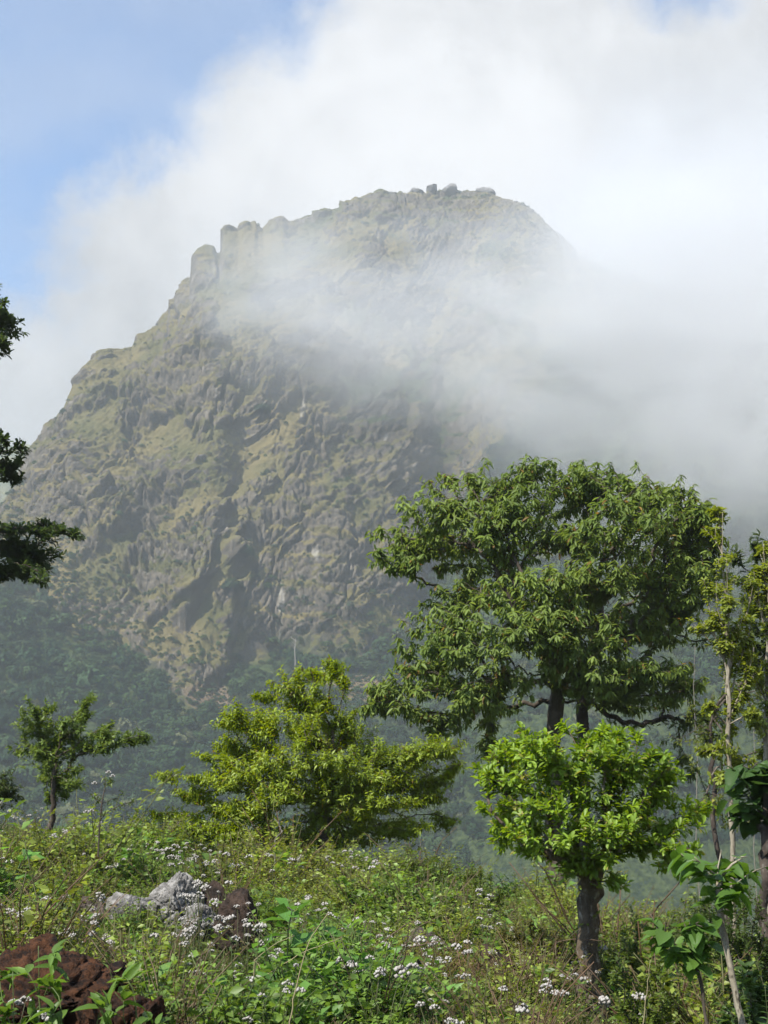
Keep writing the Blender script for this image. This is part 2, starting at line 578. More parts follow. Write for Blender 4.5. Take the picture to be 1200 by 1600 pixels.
    for (a, b, ww, hh) in ((472, 660, 5, 26), (436, 948, 9, 34), (490, 880, 8, 20), (806, 600, 3, 16), (595, 692, 4, 9)):
        q = ((PX - a + 4 * soft * 20) / ww) ** 2 + ((PY - b) / hh) ** 2
        scar = np.maximum(scar, sstep(1.0, 0.4, q + 4 * np.abs(soft) * 6) * (sml > -0.05))
    earth = sstep(1.0, 0.6, ((PX - 325) / 46) ** 2 + ((PY - 1092) / 26) ** 2 + 0.4 * soft * 10)
    earth = np.maximum(earth, 0.8 * sstep(1.0, 0.5, ((PX - 560) / 60) ** 2 + ((PY - 1075) / 24) ** 2))
    green = green * (1 - earth)
    forest_tree = forest * (1 - earth)
    nr = len(s)
    me = mesh_np('mountain', V.reshape(-1, 3), grid_faces(nr, nc)[:, ::-1],
                 dict(grass=grass.ravel(), green=green.ravel(), scar=scar.ravel(), earth=earth.ravel()))
    m, t = mat('mountain_rock')
    tc = t.n('ShaderNodeTexCoord')
    vec = tc.outputs['Object']
    n1 = t.noise(vec, 0.05, 8, 0.65)
    n2 = t.noise(vec, 0.35, 6, 0.65)
    rock = t.mix(t.ramp(n1, 0.32, 0.68), (0.056, 0.048, 0.036), (0.124, 0.106, 0.080))
    rock = t.mix(t.ramp(n2, 0.35, 0.7), rock, (0.080, 0.070, 0.057))
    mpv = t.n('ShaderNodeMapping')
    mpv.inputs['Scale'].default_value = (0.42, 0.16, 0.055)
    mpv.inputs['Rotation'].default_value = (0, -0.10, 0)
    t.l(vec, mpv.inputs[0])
    streak = t.noise(mpv.outputs[0], 1.0, 6, 0.65)            # lichen and water streaks; their dark tone also paints in shaded cracks
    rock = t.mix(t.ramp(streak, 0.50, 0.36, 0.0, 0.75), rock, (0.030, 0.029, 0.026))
    rock = t.mix(t.ramp(streak, 0.56, 0.68, 0.0, 0.65), rock, (0.205, 0.190, 0.165))
    grs = t.mix(t.ramp(t.noise(vec, 0.03, 6, 0.6), 0.35, 0.65), (0.084, 0.076, 0.032), (0.128, 0.106, 0.050))
    n3 = t.noise(vec, 0.9, 5, 0.7)
    gfac = t.math('ADD', t.attr('grass', 'Fac'), t.math('MULTIPLY', t.math('SUBTRACT', n2, 0.5), 1.1))
    gfac = t.math('ADD', gfac, t.math('MULTIPLY', t.math('SUBTRACT', n3, 0.5), 0.9))
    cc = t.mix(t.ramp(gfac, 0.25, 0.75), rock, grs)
    grn = t.mix(t.ramp(n2, 0.35, 0.65), (0.016, 0.027, 0.013), (0.050, 0.068, 0.024))
    cc = t.mix(t.attr('green', 'Fac'), cc, grn)
    cc = t.mix(t.attr('earth', 'Fac'), cc, (0.115, 0.088, 0.058))
    cc = t.mix(t.math('MULTIPLY', t.attr('scar', 'Fac'), 0.5), cc, (0.34, 0.32, 0.28))
    p = t.n('ShaderNodeBsdfPrincipled')
    t.l(cc, p.inputs['Base Color'])
    p.inputs['Roughness'].default_value = 1.0
    p.inputs['Specular IOR Level'].default_value = 0.05
    bp = t.n('ShaderNodeBump')
    bp.inputs['Strength'].default_value = 0.8
    bp.inputs['Distance'].default_value = 1.6
    t.l(t.noise(vec, 0.22, 8, 0.7), bp.inputs['Height'])
    t.l(bp.outputs[0], p.inputs['Normal'])
    t.l(p.outputs[0], t.n('ShaderNodeOutputMaterial').inputs['Surface'])
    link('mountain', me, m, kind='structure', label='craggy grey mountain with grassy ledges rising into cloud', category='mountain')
    return V, Nf, forest_tree, ss, PX, PY, skirt, grass


MV, MN, MFOREST, MS, MPX, MPY, MSKIRT, MGRASS = build_mountain()


def mountain_point(px, py):
    """point of the front face nearest a photograph pixel"""
    q = (MPX - px) ** 2 + (MPY - py) ** 2 + 1e6 * (MS > 1)
    vx, vy = pix(MV)
    q = (vx - px) ** 2 + (vy - py) ** 2 + 1e6 * (MS > 1)
    i = np.unravel_index(np.argmin(q), q.shape)
    return MV[i]


def hill(name, sil, dist, label):
    pxs = np.linspace(sil[0][0], sil[-1][0], 260)
    rows = np.interp(pxs, [a for a, b in sil], [b for a, b in sil])
    top = P(pxs, rows, dist)
    n = 70
    V = np.zeros((n + 12, len(pxs), 3))
    for i in range(n):
        k = i / (n - 1)
        V[i] = top
        V[i, :, 1] = dist - 700 * (1 - k)
        V[i, :, 2] = -60 + (top[:, 2] + 60) * k ** 1.1
    for i in range(12):
        k = (i + 1) / 12
        V[n + i] = top
        V[n + i, :, 1] += 600 * k
        V[n + i, :, 2] = top[:, 2] - (top[:, 2] + 60) * k
    x, y, z = V[..., 0], V[..., 1], V[..., 2]
    V[..., 2] += 9 * fbm(x / 90, y / 90, z / 90, 4, 7) * np.concatenate([np.linspace(1, 0.6, n), np.linspace(.6, 1, 12)])[:, None]
    V[..., 1] += 60 * fbm(x / 200, y / 300, z / 200, 4, 8, .5, True)
    m, t = mat('hill_scrub')
    tc = t.n('ShaderNodeTexCoord')
    cc = t.mix(t.ramp(t.noise(tc.outputs['Object'], 0.02, 8, 0.65), 0.35, 0.65), (0.035, 0.055, 0.02), (0.12, 0.12, 0.055))
    p = t.n('ShaderNodeBsdfPrincipled')
    t.l(cc, p.inputs['Base Color'])
    p.inputs['Roughness'].default_value = 1.0
    bp = t.n('ShaderNodeBump')
    bp.inputs['Distance'].default_value = 3
    t.l(t.noise(tc.outputs['Object'], 0.1, 8, 0.7), bp.inputs['Height'])
    t.l(bp.outputs[0], p.inputs['Normal'])
    t.l(p.outputs[0], t.n('ShaderNodeOutputMaterial').inputs['Surface'])
    link(name, mesh_np(name, V.reshape(-1, 3), grid_faces(n + 12, len(pxs))[:, ::-1], smooth=True), m, kind='structure', label=label, category='hill')


hill('hill', [(-900, 900), (-300, 740), (-60, 676), (20, 682), (45, 690), (90, 735), (200, 830), (500, 1000)], 1900,
     'hazy green hill behind the left foot of the mountain')

# ------------------------------------------------------------------ leafy scattering helpers


def rotz(a):
    c, s = np.cos(a), np.sin(a)
    z, o = 0 * a, 0 * a + 1
    return np.stack([np.stack([c, -s, z], -1), np.stack([s, c, z], -1), np.stack([z, z, o], -1)], -2)


def scatter(templates, which, M, T, tint=None):
    """templates: list of (V, F tri, C); which (n,), M (n,3,3), T (n,3), tint (n,3) multiplies the colour"""
    Vs, Fs, Cs, off = [], [], [], 0
    for k, (tv, tf, tcx) in enumerate(templates):
        idx = np.nonzero(which == k)[0]
        if not len(idx):
            continue
        v = np.einsum('nij,vj->nvi', M[idx], tv) + T[idx][:, None]
        c = np.broadcast_to(tcx[None], (len(idx),) + tcx.shape)
        if tint is not None:
            c = c * tint[idx][:, None]
        f = tf[None] + (np.arange(len(idx)) * len(tv))[:, None, None] + off
        off += len(idx) * len(tv)
        Vs.append(v.reshape(-1, 3))
        Fs.append(f.reshape(-1, tf.shape[1]))
        Cs.append(c.reshape(-1, 3))
    return np.concatenate(Vs), np.concatenate(Fs), np.concatenate(Cs)


# a leaf lies along +X, normal +Z, length 1, half width 0.5; scaled per leaf
def leaf_template(kind):
    if kind == 'small':
        V = [(0, 0, 0), (0.42, 0.5, 0.10), (1, 0, -0.06), (0.42, -0.5, 0.10), (0.45, 0, 0)]
        F = [(0, 4, 1), (1, 4, 2), (0, 3, 4), (3, 2, 4)]
    else:
        prof = {'lance': [(0, 0.02), (0.18, 0.34), (0.45, 0.5), (0.75, 0.36), (1, 0.0)],
                'ovate': [(0, 0.06), (0.12, 0.42), (0.36, 0.5), (0.7, 0.33), (1, 0.0)],
                'obov': [(0, 0.04), (0.3, 0.26), (0.62, 0.48), (0.86, 0.42), (1, 0.05)],
                'broad': [(0, 0.10), (0.08, 0.40), (0.25, 0.54), (0.5, 0.50), (0.75, 0.32), (1, 0.0)]}[kind]
        V, F = [], []
        for (a, b) in prof:
            zz = -0.16 * a * a
            V += [(a, b, zz + 0.22 * b), (a, 0, zz), (a, -b, zz + 0.22 * b)]
        for i in range(len(prof) - 1):
            k = 3 * i
            F += [(k, k + 1, k + 4), (k, k + 4, k + 3), (k + 1, k + 2, k + 5), (k + 1, k + 5, k + 4)]
    return np.array(V, float), np.array(F)


def leaves(pos, dirs, nrm, length, width, colr, kind='small'):
    """one mesh of leaves: pos/dirs/nrm (n,3), length/width (n,), colr (n,3)"""
    tv, tf = leaf_template(kind)
    d = unit(dirs)
    b = unit(np.cross(nrm, d))
    nn = np.cross(d, b)
    M = np.stack([d * length[:, None], b * width[:, None], nn * length[:, None]], -1)
    return scatter([(tv, tf, np.ones((len(tv), 3)))], np.zeros(len(pos), int), M, pos, colr)


def merge(*parts):
    Vs, Fs, Cs, off = [], [], [], 0
    for v, f, c in parts:
        Vs.append(v)
        Fs.append(f + off)
        Cs.append(c)
        off += len(v)
    return np.concatenate(Vs), np.concatenate(Fs), np.concatenate(Cs)


def tube(pts, rad, sides=6, seed=None, knob=0.0):
    """tapered tube along a polyline (triangles)"""
    pts = np.asarray(pts, float)
    rad = np.asarray(rad, float)
    n = len(pts)
    tg = unit(np.gradient(pts, axis=0))
    ref = np.array([0.0, 0.0, 1.0]) if abs(tg[0, 2]) < 0.9 else np.array([1.0, 0, 0])
    V = []
    u = unit(np.cross(tg[0], ref))
    ang = np.arange(sides) * 2 * np.pi / sides
    rr = np.random.default_rng(seed) if seed is not None else None
    for i in range(n):
        u = unit(u - tg[i] * np.dot(u, tg[i]))
        v = np.cross(tg[i], u)
        r = rad[i] * (1 + (knob * rr.normal(0, 1, sides) if rr is not None else np.zeros(sides)))
        V.append(pts[i] + (np.cos(ang) * r)[:, None] * u + (np.sin(ang) * r)[:, None] * v)
    V = np.concatenate(V + [pts[-1:]])
    F = []
    for i in range(n - 1):
        for j in range(sides):
            a, b2 = i * sides + j, i * sides + (j + 1) % sides
            F += [(a, b2, b2 + sides), (a, b2 + sides, a + sides)]
    last = (n - 1) * sides
    F += [(last + j, last + (j + 1) % sides, n * sides) for j in range(sides)]
    return V, np.array(F)


# ------------------------------------------------------------------ forest on the lower slopes
def crown_template(r, nq, seed, size):
    g = np.random.default_rng(seed)
    d = unit(g.normal(size=(nq, 3)))
    d[:, 2] = np.abs(d[:, 2]) * 1.1 - 0.25
    lump = 0.72 + 0.45 * perlin(d[:, 0] * 1.7 + seed, d[:, 1] * 1.7, d[:, 2] * 1.7, seed) + 0.18 * g.random(nq)
    c = d * lump[:, None] * np.array([1, 1, 0.8]) * r
    n = unit(d + 0.32 * g.normal(size=(nq, 3)))
    t1 = unit(np.cross(n, g.normal(size=(nq, 3))))
    t2 = np.cross(n, t1)
    s = size * g.uniform(0.6, 1.3, (nq, 1))
    V = np.stack([c + t1 * s, c + t2 * s * 0.8, c - t1 * s, c - t2 * s * 0.8], 1)
    V += n[:, None] * (g.normal(size=(nq, 4, 1)) * 0.15 * size)
    F = np.arange(nq * 4).reshape(nq, 4)
    C = np.repeat(g.uniform(0.85, 1.18, (nq, 1)) * np.ones((1, 3)), 4, 0)
    return V.reshape(-1, 3), F, C


def build_forest():
    g = np.random.default_rng(21)
    tm = [crown_template(1.0, 150, 300 + i, 0.145) for i in range(10)]
    vis = (MS < 1.0) & (MS > 0.04) & (MPX > -120) & (MPX < 1320)
    w_ = np.where(vis, np.clip(MFOREST, 0, 1) ** 2, 0).ravel()
    dist = MV[..., 1].ravel()
    w_ = w_ * dist ** 0.5
    n = 7500
    idx = g.choice(len(w_), n, replace=False, p=w_ / w_.sum())
    pos = MV.reshape(-1, 3)[idx] + g.normal(0, 1.5, (n, 3)) * [1, 1, 0]
    r = g.gamma(2.6, 1.0, n) + 1.3
    # scrub clinging to ledges of the cliff
    w2 = np.where(vis & (MFOREST < 0.3), 1.6 * MSKIRT ** 2 * (1 + MGRASS) + MGRASS * (0.25 + sstep(620, 1000, MPY) + sstep(500, 760, MPX)), 0).ravel()
    n2 = 6500
    idx2 = g.choice(len(w2), n2, replace=False, p=w2 / w2.sum())
    pos = np.concatenate([pos, MV.reshape(-1, 3)[idx2]])
    r = np.concatenate([r, g.gamma(2.2, 0.42, n2) + 0.4])
    n += n2
    a = g.uniform(0, 2 * np.pi, n)
    sc = np.stack([r, r, r * g.uniform(0.8, 1.25, n)], -1)
    M = rotz(a) * sc[:, None, :]
    pos[:, 2] += r * 0.45
    tl = g.random((n, 1))
    base = np.array([0.017, 0.041, 0.018]) * (1 - tl) + np.array([0.042, 0.074, 0.024]) * tl  # dark base tone also puts cloud shade into the crown colour
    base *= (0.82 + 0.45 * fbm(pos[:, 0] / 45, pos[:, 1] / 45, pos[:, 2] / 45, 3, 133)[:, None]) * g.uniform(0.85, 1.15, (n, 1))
    pale = g.random(n) < 0.03
    base[pale] = np.array([0.075, 0.085, 0.040])
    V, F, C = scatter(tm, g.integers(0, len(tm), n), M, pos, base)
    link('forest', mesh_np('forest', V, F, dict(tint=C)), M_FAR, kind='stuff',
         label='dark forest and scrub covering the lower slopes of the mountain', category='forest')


build_forest()


# ------------------------------------------------------------------ boulders
def boulder_mesh(name, size, seed, rough=0.35, sub=5, freq=1.3, flat=0.2, cuts=9):
    import bmesh
    bm = bmesh.new()
    bmesh.ops.create_icosphere(bm, subdivisions=sub, radius=1.0)
    V = np.array([v.co[:] for v in bm.verts])
    F = np.array([[v.index for v in f.verts] for f in bm.faces])
    bm.free()
    g = np.random.default_rng(seed)
    V0 = V.copy()
    for _ in range(cuts):                       # cleave planes off, as broken rock has
        nrm = unit(g.normal(size=3))
        h = g.uniform(0.55, 0.85)
        dd = V @ nrm - h
        V = V - np.clip(dd, 0, None)[:, None] * nrm * 0.92
    q = V0 * freq + seed
    n = fbm(q[:, 0], q[:, 1], q[:, 2], 5, seed, 0.55, False) * 1.2 + 0.3
    n2 = fbm(q[:, 0] * 4, q[:, 1] * 4, q[:, 2] * 4, 4, seed + 5, 0.65, True)
    if freq > 1.5:                              # jointed, broken faces
        c1, w1 = cells(q[:, 0] * 1.1, q[:, 1] * 1.1, q[:, 2] * 1.3, seed)
        c2, w2 = cells(q[:, 0] * 3.2, q[:, 1] * 3.2, q[:, 2] * 3.6, seed + 1)
        V = V * (1 + 0.16 * (c1 - 0.5) + 0.07 * (c2 - 0.5) - 0.10 * sstep(0.12, 0, w1) - 0.03 * sstep(0.1, 0, w2))[:, None]
        rough = rough * 0.7
    V = V * (1 + rough * (n - 0.3) + rough * 0.3 * n2)[:, None]
    V = V * np.asarray(size)
    V[:, 2] = np.maximum(V[:, 2], -flat * size[2])
    return mesh_np(name, V, F)


def boulder(name, at, size, seed, m, label, cat='rock', rz=0.0, sub=5, group=None, **kw):
    o = link(name, boulder_mesh(name, size, seed, sub=sub, **kw), m, label=label, category=cat)
    o.location = at
    o.rotation_euler = (0, 0, rz)
    if group:
        o['group'] = group
    return o


for i, (px, py, w_, h_, lab) in enumerate((
        (651, 301, 12, 6, 'low flat boulder at the left end of the summit row'),
        (676, 297, 11, 7, 'squarish boulder on the summit beside the tallest one'),
        (703, 296, 11, 9, 'tallest pointed boulder on the mountain summit'),
        (757, 303, 17, 7, 'wide slab boulder at the right end of the summit row'),
        (612, 306, 12, 6, 'rounded knob of rock left of the summit row'))):
    c = P(px, py, 1143)
    k = 1143 / FPX
    boulder('summit_boulder', tuple(c + np.array([0, 0, 0.2])), (w_ * k * 1.08, 8, h_ * k * 1.3), 40 + i, M_SUMMIT, lab, 'boulder', sub=4, rough=0.22, flat=1.0,
            group='boulders on the summit')


# ------------------------------------------------------------------ trees
def grow(base_pts, targets, alpha=0.35):
    """skeleton: the trunk polyline, then targets joined by a greedy cheapest-path tree"""
    pts = [np.asarray(b, float) for b in base_pts]
    par = [-1] + list(range(len(pts) - 1))
    plen = [0.0]
    for i in range(1, len(pts)):
        plen.append(plen[-1] + np.linalg.norm(pts[i] - pts[i - 1]))
    T = np.asarray(targets, float)
    n = len(T)
    best = np.full(n, np.inf)
    bi = np.zeros(n, int)

    def relax(k):
        d = np.linalg.norm(T - pts[k], axis=1)
        up = np.clip((pts[k][2] - T[:, 2]) / np.maximum(d, 1e-6), 0, 1)
        c = d * (1 + 0.5 * up) + alpha * plen[k]
        mk = c < best
        best[mk] = c[mk]
        bi[mk] = k
    start = max(1, int(len(pts) * 0.6))
    for k in range(start, len(pts)):
        relax(k)
    done = np.zeros(n, bool)
    node = np.zeros(n, int)
    for _ in range(n):
        c = np.where(done, np.inf, best)
        j = int(np.argmin(c))
        done[j] = True
        pts.append(T[j])
        par.append(int(bi[j]))
        plen.append(plen[bi[j]] + np.linalg.norm(T[j] - pts[bi[j]]))
        node[j] = len(pts) - 1
        relax(len(pts) - 1)
    return np.array(pts), np.array(par), node


def skeleton_parts(pts, par, ntrunk, r_trunk, r_tip, seed, sides=6, wig=0.05):
    """smooth the skeleton, give it pipe-model radii, and return the trunk and each heavy limb as (V, F)"""
    g = np.random.default_rng(seed)
    n = len(pts)
    kids = [[] for _ in range(n)]
    for i in range(1, n):
        kids[par[i]].append(i)
    P2 = pts.copy()
    for _ in range(3):
        Q = P2.copy()
        for i in range(ntrunk, n):
            if kids[i]:
                Q[i] = 0.5 * P2[i] + 0.25 * P2[par[i]] + 0.25 * np.mean(P2[kids[i]], 0)
        P2 = Q
    cnt = np.zeros(n)
    order = []
    stack = [0]
    while stack:
        i = stack.pop()
        order.append(i)
        stack += kids[i]
    for i in reversed(order):
        cnt[i] = max(1, sum(cnt[k] for k in kids[i]))
    e = math.log(max(cnt[0], 2)) / math.log(r_trunk / r_tip)
    rad = r_tip * cnt ** (1 / e)
    flare = P2[:ntrunk, 2] - P2[0, 2]
    rad[:ntrunk] *= 1 + 0.45 * np.exp(-flare / (2.2 * r_trunk))
    chains = []
    st = [(0, -1, -1)]
    while st:
        i, frm, limb = st.pop()
        ch = [] if frm < 0 else [frm]
        cid = len(chains)
        chains.append(None)
        j = i
        while True:
            ch.append(j)
            if not kids[j]:
                break
            ks = sorted(kids[j], key=lambda k: -cnt[k])
            for k in ks[1:]:
                st.append((k, j, cid))
            j = ks[0]
        chains[cid] = (ch, limb)
    owner = {}
    meshes = {}
    for cid, (ch, up) in enumerate(chains):
        p_ = P2[ch]
        r_ = rad[ch].copy()
        if up >= 0:
            r_[0] = min(r_[0], rad[ch[1]] * 1.25)
        owner[cid] = cid if (up < 0 or (r_[0] > 0.30 * r_trunk and len(ch) > 3)) else owner[up]
        if up < 0:
            owner[cid] = -1
        # resample with a wiggle
        if len(p_) >= 2:
            L = np.concatenate([[0], np.cumsum(np.linalg.norm(np.diff(p_, axis=0), axis=1))])
            m_ = max(2, int(L[-1] / max(0.10, 0.035 * L[-1])) + 1)
            m_ = min(m_, 26)
            tt = np.linspace(0, L[-1], m_)
            q = np.stack([np.interp(tt, L, p_[:, a]) for a in range(3)], -1)
            rr = np.interp(tt, L, r_)
            if m_ > 4:
                for _ in range(2):
                    q[1:-1] = 0.5 * q[1:-1] + 0.25 * (q[:-2] + q[2:])
                q[1:-1] += g.normal(0, wig, (m_ - 2, 3)) * np.minimum(1, L[-1] / 4)
            sd = sides if rr[0] > 0.25 * r_trunk else (5 if rr[0] > 0.1 * r_trunk else 3)
            meshes.setdefault(owner[cid], []).append(tube(q, rr, sd, seed + cid, 0.06 if sd > 5 else 0))
    out = {}
    for k, lst in meshes.items():
        out[k] = merge(*[(v, f, np.zeros((len(v), 3))) for v, f in lst])[:2]
    return out, P2, rad


def pad_targets(pads, yc, g, per_area, ydepth=1.0, swell=1.12):
    """pads: (px, py, rx, ry[, dy]) ellipses in photograph pixels at distance yc + dy -> target points in world space, spread through the pad's volume"""
    out, cen, own = [], [], []
    for k, pd in enumerate(pads):
        px, py, rx, ry = pd[:4]
        dy = pd[4] if len(pd) > 4 else g.uniform(-1, 1) * ydepth
        c = P(px, py, yc + dy)
        sx, sz = swell * rx * (yc + dy) / FPX, swell * ry * (yc + dy) / FPX
        n = max(3, int(per_area * sx * max(sz, 0.4 * sx) * 3.1))
        ns = max(4, n // 7)
        d = unit(g.normal(size=(ns, 3)))
        rr = g.random((ns, 1)) ** (1 / 3.0) * g.uniform(0.85, 1.22, (ns, 1))
        sub = d * rr
        q = sub[g.integers(0, ns, n)] + g.normal(0, 0.22, (n, 3))
        q = q * np.array([sx, 0.5 * (sx + sz), sz])
        out.append(c + q)
        cen.append(c + np.array([0, 0, -0.35 * sz]))
        own += [k] * n
    return np.concatenate(out), np.array(cen), np.array(own)


def rosettes(tip, axis, n_leaf, g, length, width, droop, spread=(0.1, 1.0), back=0.25):
    """leaves round each twig end: returns pos, dir, normal, length, width, tip index"""
    n = len(tip)
    k = n_leaf
    ax = unit(axis)[:, None]
    rnd = unit(g.normal(size=(n, k, 3)))
    side = unit(rnd - ax * np.sum(rnd * ax, -1, keepdims=True))
    el = g.uniform(*spread, (n, k, 1))
    d = side * np.cos(el) + ax * np.sin(el)
    d = d + np.array([0, 0, -1.0]) * droop * g.uniform(0.5, 1.4, (n, k, 1))
    d = unit(d)
    pos = tip[:, None] - ax * (g.random((n, k, 1)) * back)
    up = np.array([0, 0, 1.0]) + 0.75 * ax + 0.45 * g.normal(size=(n, k, 3))
    nrm = up - d * np.sum(up * d, -1, keepdims=True)
    ln = length * g.uniform(0.65, 1.2, (n, k))
    wd = width * ln / length * g.uniform(0.85, 1.15, (n, k))
    idx = np.repeat(np.arange(n), k)
    return pos.reshape(-1, 3), d.reshape(-1, 3), nrm.reshape(-1, 3), ln.ravel(), wd.ravel(), idx


def tree(name, label, cat, base, trunk_pts, pads, yc, seed, r_trunk, r_tip, per_area, n_leaf, leaf, kind, droop, colours, bark, leafmat,
         ydepth=1.0, spread=(0.1, 1.0), back=0.25, swell=1.12, alpha=0.35, group=None, accent=None, wig=0.05, ax_up=0.6):
    g = np.random.default_rng(seed)
    tips, cen, own = pad_targets(pads, yc, g, per_area, ydepth, swell)
    n0 = len(cen)
    pts, par, node = grow(trunk_pts, np.concatenate([cen, tips]), alpha)
    parts, P2, rad = skeleton_parts(pts, par, len(trunk_pts), r_trunk, r_tip, seed, wig=wig)
    root = empty(name, tuple(base), label, cat, group)
    b = np.asarray(base, float)
    for k, (v, f) in parts.items():
        link('trunk' if k == -1 else 'limb', mesh_np('trunk' if k == -1 else 'limb', v - b, f, smooth=True), bark, root)
    nd = node[n0:]
    tip = P2[nd]
    axis = unit(tip - P2[par[nd]]) * 0.8 + unit(tips - cen[own]) * 0.5 + np.array([0, 0, ax_up])
    pos, d, nrm, ln, wd, idx = rosettes(tip, axis, n_leaf, g, leaf[0], leaf[1], droop, spread, back)
    c0, c1 = np.array(colours[0]), np.array(colours[1])
    clump = g.random(len(tips))[idx] * 0.45 + 0.35 * g.random(len(pads))[own][idx] + 0.2 * g.random(len(idx))
    cc = c0 + (c1 - c0) * clump[:, None]
    cc = cc * g.uniform(0.8, 1.2, (len(cc), 1))
    if accent is not None:
        mk = g.random(len(cc)) < accent[0]
        cc[mk] = np.array(accent[1]) * g.uniform(0.7, 1.2, (mk.sum(), 1))
    V, F, C = leaves(pos, d, nrm, ln, wd, cc, kind)
    link('crown', mesh_np('crown', V - b, F, dict(tint=C)), leafmat, root)
    return root


def trunk_line(px_list, yc, g=None):
    return [P(a, b, yc + (c[0] if c else 0)) for a, b, *c in px_list]


def on_ground(px, yy):
    x = (px - 600) / FPX * yy / CT * 0.97
    return np.array([x, yy, float(ground_z(x, yy))])


def build_trees():
    # the big spreading tree
    Yb = 38
    b = P(866, 1330, Yb)
    b[2] = min(b[2], float(ground_z(b[0], b[1])) - 0.05)
    trunk = [b, P(866, 1240, Yb), P(864, 1150, Yb), P(872, 1095, Yb), P(864, 1050, Yb - .2), P(856, 1025, Yb)]
    pads = [(745, 765, 62, 34), (680, 800, 48, 34), (620, 850, 44, 30), (690, 860, 60, 32, 1.5), (855, 750, 72, 34), (800, 790, 60, 40, -1.5), (930, 765, 62, 36),
            (1005, 800, 60, 44), (1050, 780, 36, 30), (1085, 830, 38, 40), (960, 830, 70, 40, -2), (1060, 870, 60, 40), (880, 830, 70, 34, 2), (770, 840, 60, 34, -1),
            (700, 930, 52, 26), (760, 905, 44, 24, 2), (840, 925, 80, 38, -2.4), (930, 905, 70, 34, -2), (1010, 920, 60, 36, -1), (690, 975, 60, 28), (655, 1035, 44, 34), (620, 1090, 48, 28),
            (740, 1000, 66, 34, -2), (820, 990, 70, 36, -2.5), (900, 985, 70, 34, -2.2), (980, 985, 60, 34), (700, 1070, 66, 34, -1), (770, 1065, 58, 34, -2), (690, 1120, 50, 24), (765, 1130, 16, 34),
            (930, 1050, 66, 30, -1.5), (1000, 1050, 58, 40, -1), (1050, 1060, 34, 38), (960, 1090, 40, 22), (870, 1040, 36, 18, -2), (640, 880, 36, 20), (1030, 960, 36, 28, 1.5), (1098, 865, 34, 38, .5), (1075, 905, 40, 34, -.8), (1095, 800, 22, 26), (1060, 940, 34, 26), (600, 870, 26, 16), (585, 1095, 24, 12)]
    tree('broad_leaved_tree', 'largest spreading tree with drooping dark green leaves and a domed crown', 'tree', b, trunk, pads, Yb, 5, 0.25, 0.008, 42, 10, (0.26, 0.080), 'lance', 0.95,
         ((0.082, 0.132, 0.026), (0.190, 0.255, 0.056)), M_BARK, M_LEAF_DARK, 1.5, (0.0, 0.9), 0.25, accent=(0.025, (0.20, 0.13, 0.035)))
    # its neighbour, whose trunk shows beside it with one long low arching limb
    b2 = P(912, 1330, Yb + 1.5)
    b2[2] = min(b2[2], float(ground_z(b2[0], b2[1])) - 0.05)
    tr2 = [b2, P(912, 1230, Yb + 1.5), P(910, 1140, Yb + 1.5), P(908, 1090, Yb + 1.5), P(915, 1050, Yb + 1.5), P(925, 1020, Yb + 1.5)]
    pads2 = [(990, 890, 50, 30, 2), (930, 960, 40, 24, 1), (1040, 1000, 14, 10, 0), (1060, 990, 10, 8, 0), (1110, 1000, 12, 8, 0), (1150, 1010, 16, 12, 0), (960, 1122, 7, 5, 0), (1000, 1132, 8, 5, 0), (1040, 1150, 12, 8, 0),
             (1065, 1180, 14, 14, 0), (1080, 1205, 16, 12, 0), (1085, 1130, 30, 16, 0), (1040, 1100, 20, 10, .5), (1120, 1120, 18, 10, .5)]
    tree('broad_leaved_tree', 'half hidden dark trunk with a long low limb arching right beneath the largest crown', 'tree', b2, tr2, pads2, Yb + 1.5, 9, 0.20, 0.009, 26, 9, (0.24, 0.075), 'lance', 0.6,
         ((0.050, 0.082, 0.018), (0.125, 0.165, 0.040)), M_BARK_DARK, M_LEAF_DARK, 1.0, (0.0, 0.9), 0.25, alpha=0.15)
    # bright green round tree nearer the camera
    Yf = 16.5
    bf = on_ground(912, Yf)
    trf = [bf - [0, 0, .05], P(916, 1520, Yf), P(914, 1470, Yf), P(920, 1420, Yf), P(926, 1385, Yf), P(928, 1365, Yf), P(930, 1335, Yf)]
    pf = [(800, 1180, 50, 30), (860, 1165, 56, 30), (925, 1165, 50, 28), (985, 1180, 44, 26), (790, 1230, 36, 34), (850, 1225, 62, 36, -.5), (930, 1215, 70, 40, -.6), (1005, 1225, 52, 34), (1050, 1255, 46, 28),
          (800, 1285, 40, 28), (870, 1285, 70, 34, -.7), (950, 1280, 70, 34, -.7), (1030, 1285, 56, 26, -.2), (1090, 1270, 22, 14), (850, 1325, 50, 18, -.3), (930, 1340, 50, 24, -.6), (1000, 1325, 50, 22, -.3), (950, 1378, 26, 16, -.4),
          (770, 1215, 22, 18), (1060, 1315, 30, 14), (920, 1148, 40, 16), (1040, 1350, 36, 16, .4), (752, 1205, 16, 9), (760, 1262, 16, 8), (1102, 1262, 14, 9), (893, 1138, 16, 12), (1000, 1155, 14, 12), (965, 1150, 18, 10), (820, 1150, 16, 12)]
    tree('round_tree', 'bright green rounded tree on a short dark mottled trunk in front of the largest tree', 'tree', bf, trf, pf, Yf, 15, 0.145, 0.004, 185, 10, (0.115, 0.044), 'obov', 0.12,
         ((0.095, 0.165, 0.018), (0.235, 0.350, 0.040)), M_BARK_MOTTLED, M_LEAF, 0.75, (0.1, 1.2), 0.12, accent=(0.05, (0.26, 0.25, 0.05)), wig=0.025, swell=1.02)
    # feathery olive tree in the middle
    Ym = 27
    bm_ = on_ground(500, Ym)
    bm_[2] -= 0.1
    trm = [bm_, P(502, 1320, Ym), P(506, 1280, Ym), P(510, 1250, Ym), P(512, 1220, Ym)]
